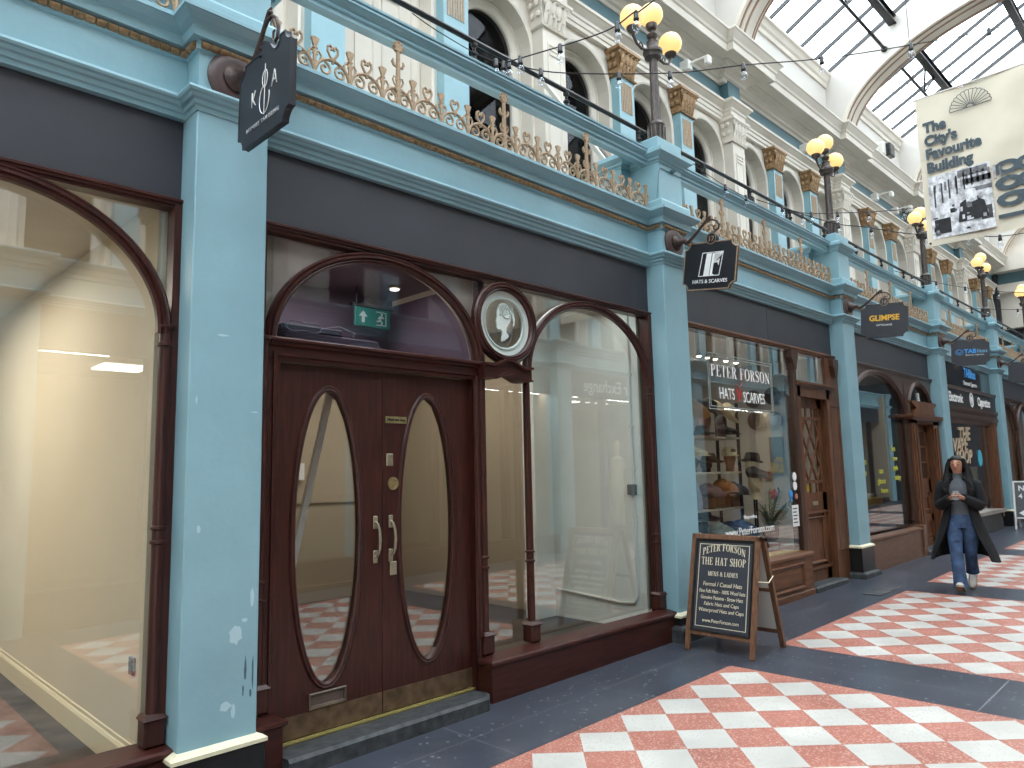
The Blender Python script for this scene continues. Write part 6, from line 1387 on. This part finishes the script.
# hair: cap with a parting and long lengths falling behind and over the shoulders
m = wm(); R = []
for t_ in range(13):
    a = rad(-22+112*t_/12); k = math.cos(a); ring_ = []
    for q in range(28):
        b = 2*PI*q/28; x = .090*k*math.cos(b); y = -.014+.108*k*math.sin(b); z = 1.535+.112*math.sin(a)
        if math.sin(b) < -.12 and z < 1.588+.012*(1-abs(math.cos(b))): y = max(y, -.050)
        if t_ > 6: z += .004*math.cos(2*b)
        ring_.append((x, y, z))
    R.append(ring_)
m.rings(R)
def lock(pts, rs): m.rings([[(p[0]+r*1.0*math.cos(b), p[1]+r*.62*math.sin(b), p[2]) for b in [2*PI*q/10 for q in range(10)]] for p, r in zip(pts, rs)])
for s in (-1,1):
    lock([(s*.072,-.030,1.61),(s*.096,-.035,1.54),(s*.108,-.04,1.46),(s*.122,-.055,1.37),(s*.135,-.095,1.28),(s*.130,-.125,1.20),(s*.115,-.125,1.13)], [.014,.022,.028,.036,.038,.028,.006])
    lock([(s*.06,.03,1.60),(s*.095,.02,1.50),(s*.115,.03,1.38),(s*.15,.0,1.28),(s*.175,-.03,1.19),(s*.16,-.05,1.11)], [.03,.038,.045,.045,.036,.008])
lock([(0,.06,1.60),(0,.085,1.50),(0,.105,1.38),(0,.13,1.25),(0,.13,1.12),(0,.12,1.04)], [.07,.085,.11,.13,.11,.03])
m.obj('hair', HAIR, w, True)
# jumper with roll neck
m = wm(); m.rings([ringz(0,-.0,.90,.145,.108),ringz(0,-.0,1.0,.125,.095),ringz(0,-.005,1.10,.132,.105),ringz(0,-.01,1.20,.150,.118),ringz(0,.0,1.28,.150,.105),ringz(0,.0,1.345,.095,.075),ringz(0,-.005,1.365,.062,.060),ringz(0,-.01,1.40,.058,.058),ringz(0,-.015,1.425,.060,.060)]); m.obj('jumper', KNIT, w, True)
# jeans
m = wm(); m.rings([ringz(0,0,.92,.138,.106),ringz(0,0,.86,.158,.118),ringz(0,.0,.80,.165,.12),ringz(0,0,.76,.150,.105)])
def leg(pts, rs):
    m.rings([[(p[0]+r[0]*math.cos(b), p[1]+r[1]*math.sin(b), p[2]+dz*math.sin(b)) for b in [2*PI*q/18 for q in range(18)]] for p, r, dz in zip(pts, rs, [0,.01,.02,.02,.02,.02,.02,.02])])
leg([(-.080,0,.84),(-.080,-.04,.70),(-.078,-.09,.58),(-.070,-.145,.47),(-.060,-.175,.33),(-.050,-.20,.20),(-.045,-.215,.11),(-.045,-.22,.075)], [(.085,.10),(.090,.098),(.080,.086),(.070,.076),(.068,.074),(.072,.080),(.078,.088),(.080,.092)])
leg([(.080,0,.84),(.078,.01,.70),(.070,.03,.58),(.055,.055,.47),(.045,.125,.36),(.035,.20,.27),(.030,.255,.21),(.028,.27,.19)], [(.085,.10),(.088,.096),(.078,.084),(.068,.074),(.064,.070),(.068,.072),(.072,.078),(.074,.080)])
for k in range(7): z = .60-.06*k; y = -.082-.10*(k/6)*.9; m.tube([(-.135,y-.02,z+.01),(-.09,y-.082,z-.004),(-.04,y-.082,z+.008),(-.01,y-.02,z)], .006, 5)
m.obj('jeans', JEAN, w, True)
# coat: body with open front, collar, sleeves, flying skirts
m = wm(); R = []
sec = [(1.36,.085,.085,-58,238),(1.33,.150,.105,-58,238),(1.27,.192,.125,-56,236),(1.18,.190,.135,-56,236),(1.05,.172,.130,-58,238),(.95,.190,.145,-58,238),(.80,.225,.185,-56,236),(.65,.262,.225,-50,230),(.50,.300,.270,-42,222),(.385,.325,.31,-36,216)]
nn = 26
for thick in (0,):
    rings_ = []
    for z, rx, ry, a0, a1 in sec:
        o_ = []; i_ = []
        for q in range(nn):
            a = rad(a0+(a1-a0)*q/(nn-1)); fl_ = 1+.045*math.sin(q*1.9)*max(0,(1.0-z))
            sway = .06*max(0,.95-z)*(1 if math.cos(a) > 0 else -1.6)
            o_.append((rx*fl_*math.cos(a)+sway, ry*fl_*math.sin(a)+.02*max(0,1-z), z - (.03*math.cos(2*a) if z < .45 else 0)))
            i_.append(((rx-.012)*fl_*math.cos(a)+sway, (ry-.012)*fl_*math.sin(a)+.02*max(0,1-z), z - (.03*math.cos(2*a) if z < .45 else 0)))
        rings_.append(o_+i_[::-1])
m.rings(rings_)
# lapels and collar
for s in (-1,1):
    m.rings([[(s*.062,-.075,1.40),(s*.080,-.03,1.41),(s*.105,-.04,1.37),(s*.085,-.10,1.37)],[(s*.085,-.105,1.34),(s*.11,-.07,1.35),(s*.165,-.09,1.31),(s*.150,-.125,1.30)],[(s*.095,-.125,1.25),(s*.115,-.10,1.25),(s*.175,-.105,1.24),(s*.165,-.13,1.23)],[(s*.110,-.130,1.10),(s*.12,-.115,1.10),(s*.13,-.11,1.10),(s*.125,-.13,1.10)]])
m.tube([(-.075,-.06,1.40),(-.085,0,1.42),(-.05,.06,1.43),(0,.075,1.435),(.05,.06,1.43),(.085,0,1.42),(.075,-.06,1.40)], .022, 8)
for s in (-1,1):
    def tubeR(pts, rs, n=14): m.tube(pts, rs, n)
    tubeR([(s*.12,.01,1.315),(s*.175,.015,1.285),(s*.205,.005,1.18),(s*.228,-.010,1.05),(s*.205,-.055,1.035),(s*.15,-.13,1.075),(s*.085,-.205,1.12),(s*.070,-.222,1.128)], [.055,.072,.068,.066,.068,.060,.052,.052])
m.obj('coat', COAT, w, True)
m = wm(); m.bbox(-.036,.036,-.312,-.302,1.12,1.20,.004); m.T = Matrix.Scale(SCL,4) @ Matrix.Translation((0,-.30,1.16)) @ Matrix.Rotation(rad(-38),4,'X') @ Matrix.Translation((0,.30,-1.16))
m.v = []; m.f = []; m.m = []; m.sm = []; m.bbox(-.038,.038,-.304,-.295,1.09,1.235,.004)
ph = m.obj('mobile_phone', PHONE, None)
ph.location = w.location; ph.rotation_euler = w.rotation_euler; tag(ph, 'black phone held in both hands by the walking person', 'phone')
# bag strap at her right side and shoes
def shoe(p, pitch_, yaw_=0):
    T_ = Matrix.Scale(SCL,4) @ Matrix.Translation(p) @ Matrix.Rotation(yaw_,4,'Z') @ Matrix.Rotation(pitch_,4,'X')
    t = empty('trainer', (0,0,0)); t.parent = w
    m = MB(); m.T = T_; R = []
    for y, wx, h in ((.05,.028,.07),(.03,.036,.085),(-.02,.038,.08),(-.09,.042,.062),(-.15,.042,.045),(-.19,.030,.034),(-.205,.012,.026)): R.append([(-wx,y,.018),(wx,y,.018),(wx*.95,y,.018+h*.55),(wx*.5,y,.018+h),(-wx*.5,y,.018+h),(-wx*.95,y,.018+h*.55)])
    m.rings(R); m.obj('upper', SHOE, t, True)
    m = MB(); m.T = T_; R = []
    for y, wx in ((.058,.028),(.035,.040),(-.03,.040),(-.09,.046),(-.15,.045),(-.195,.034),(-.213,.012)): R.append([(-wx,y,0),(wx,y,0),(wx,y,.022),(-wx,y,.022)])
    m.rings(R); m.obj('sole', SOLE, t); return t
shoe((-.045,-.20,.022), rad(-20), 0.05); shoe((.028,.30,.150), rad(46), -.05)
# ================================================================ THE OPPOSITE SIDE OF THE ARCADE (seen only as reflections)
CX2 = 12.6 ; RM = Matrix.Translation((CX2,YC,0)) @ Matrix.Rotation(PI,4,'Z') @ Matrix.Translation((-CX2,-YC,0))
def opp(o, name, lab=None):
    c = bpy.data.objects.new(name, o.data); COL.objects.link(c); c.matrix_world = RM @ o.matrix_world; tag(c, lab, kind='structure'); return c
opp(ent, 'trim_12'); opp(wall_m, 'wall_opposite_upper')
for nm, ns in (('wall_vault','wall_opposite_vault'),('trim_3','trim_13'),('trim_4','trim_14'),('trim_5','trim_15'),('floor_gallery','floor_gallery_opposite'),('trim_6','trim_16')): opp(bpy.data.objects[nm], ns)
for ch in list(uw.children):
    if ch.name.split('.')[0] in ('wall_face','window_reveals','archivolts','window_panes','dark_room','cream_pilasters','teal_pilasters','gilded_capitals'): opp(ch, 'wall_opposite_'+ch.name.split('.')[0])
YO = 2*YC
def oy(y): return YO-y      # mirrored depth
m = MB()
for i in range(0,7):
    x = 2*CX2-PX[i]-PW; m.box(x, x+PW, oy(.30), oy(0), zf(x)-.05, 3.56)
tag(m.obj('wall_opposite_pilasters', TEAL), 'row of teal pilasters across the arcade', kind='structure')
m = MB(); m.box(-1.6, 27.5, oy(.26), oy(.19), 3.05, 3.56); opf = tag(m.obj('wall_opposite_fascia', FASC), kind='structure')
o = text('Designer Exchange', .36, (13.75, oy(.185), 3.18), (-1,0,0), (0,0,1), LETTERW, None, 'wall_opposite_lettering', align='LEFT', bold=.004, sx=.92); tag(o, kind='structure')
o = text('Samo', .22, (10.7, oy(.10), 3.55), (-1,0,0), (0,0,1), LETTERW, None, 'wall_opposite_script', align='LEFT', shear=.4); tag(o, kind='structure')
m = MB(); m.box(-1.6, 27.5, oy(.30), oy(.05), -.05, .45); 
for x in [2*CX2-PX[i]-PW/2+k for i in range(0,7) for k in (-1.4,1.4)]: m.box(x-.05, x+.05, oy(.30), oy(.16), .4, 3.1)
tag(m.obj('wall_opposite_risers', MAHOH), kind='structure')
m = MB(); m.box(-1.6, 27.5, oy(3.6), oy(3.5), 0, 3.3); m.box(-1.7,-1.6,oy(3.6),oy(.2),0,3.3); tag(m.obj('wall_opposite_back', W_BEIGE), kind='structure')
m = MB()
for x in [2*CX2-PX[i]-PW for i in range(0,7)]: m.box(x+.1, x+PW-.1, oy(3.5), oy(.3), -.05, 3.3)
m.box(27.5, 27.6, oy(3.6), oy(-.0), 0, 4)
tag(m.obj('wall_opposite_partitions', W_BEIGE), kind='structure')
m = MB(); m.box(-1.6, 27.5, oy(3.5), oy(.2), 3.2, 3.26); tag(m.obj('ceiling_opposite', W_WHITE), kind='structure')
m = MB(); m.box(-1.6, 27.5, oy(3.5), oy(.2), -.02, .16); tag(m.obj('floor_opposite', CONC), kind='structure')
PANEL = mat('lit_ceiling_panel', (255,255,250), .5, vary=0, emit=(255,252,244), estr=6)
m = MB()
for x in (1.2, 3.0, 4.8, 11.2, 12.4): m.box(x, x+.6, oy(2.4), oy(1.8), 3.17, 3.195)
for k in range(8): m.lathe([(0,0),(.05,0),(.05,.01),(0,.01)], (10.6+.32*k, oy(.9), 3.05), 10)
tag(m.obj('ceiling_opposite_lights', PANEL), kind='structure')
t = empty('shop_mannequin', (12.9, oy(.7), .45), label='cream shop mannequin across the arcade, seen only as a reflection', cat='mannequin')
m = MB(); m.lathe([(.10,0),(.13,.1),(.11,.6),(.15,.8),(.12,1.0),(.16,1.25),(.15,1.38),(.05,1.45),(.045,1.52),(.075,1.6),(.08,1.7),(.04,1.78),(0,1.79)], (0,0,0), 16); m.obj('figure', SKINP, t, True)
for k in range(6):
    q = lamp_panel('opposite_fill_light', 1.0+4.38*k, oy(.46), 3.17, 3.4, .26, 60, (1,.96,.90)); q.rotation_euler = (rad(38),0,0)  # added fill strips, out of sight behind the fascia, to lift the low walls
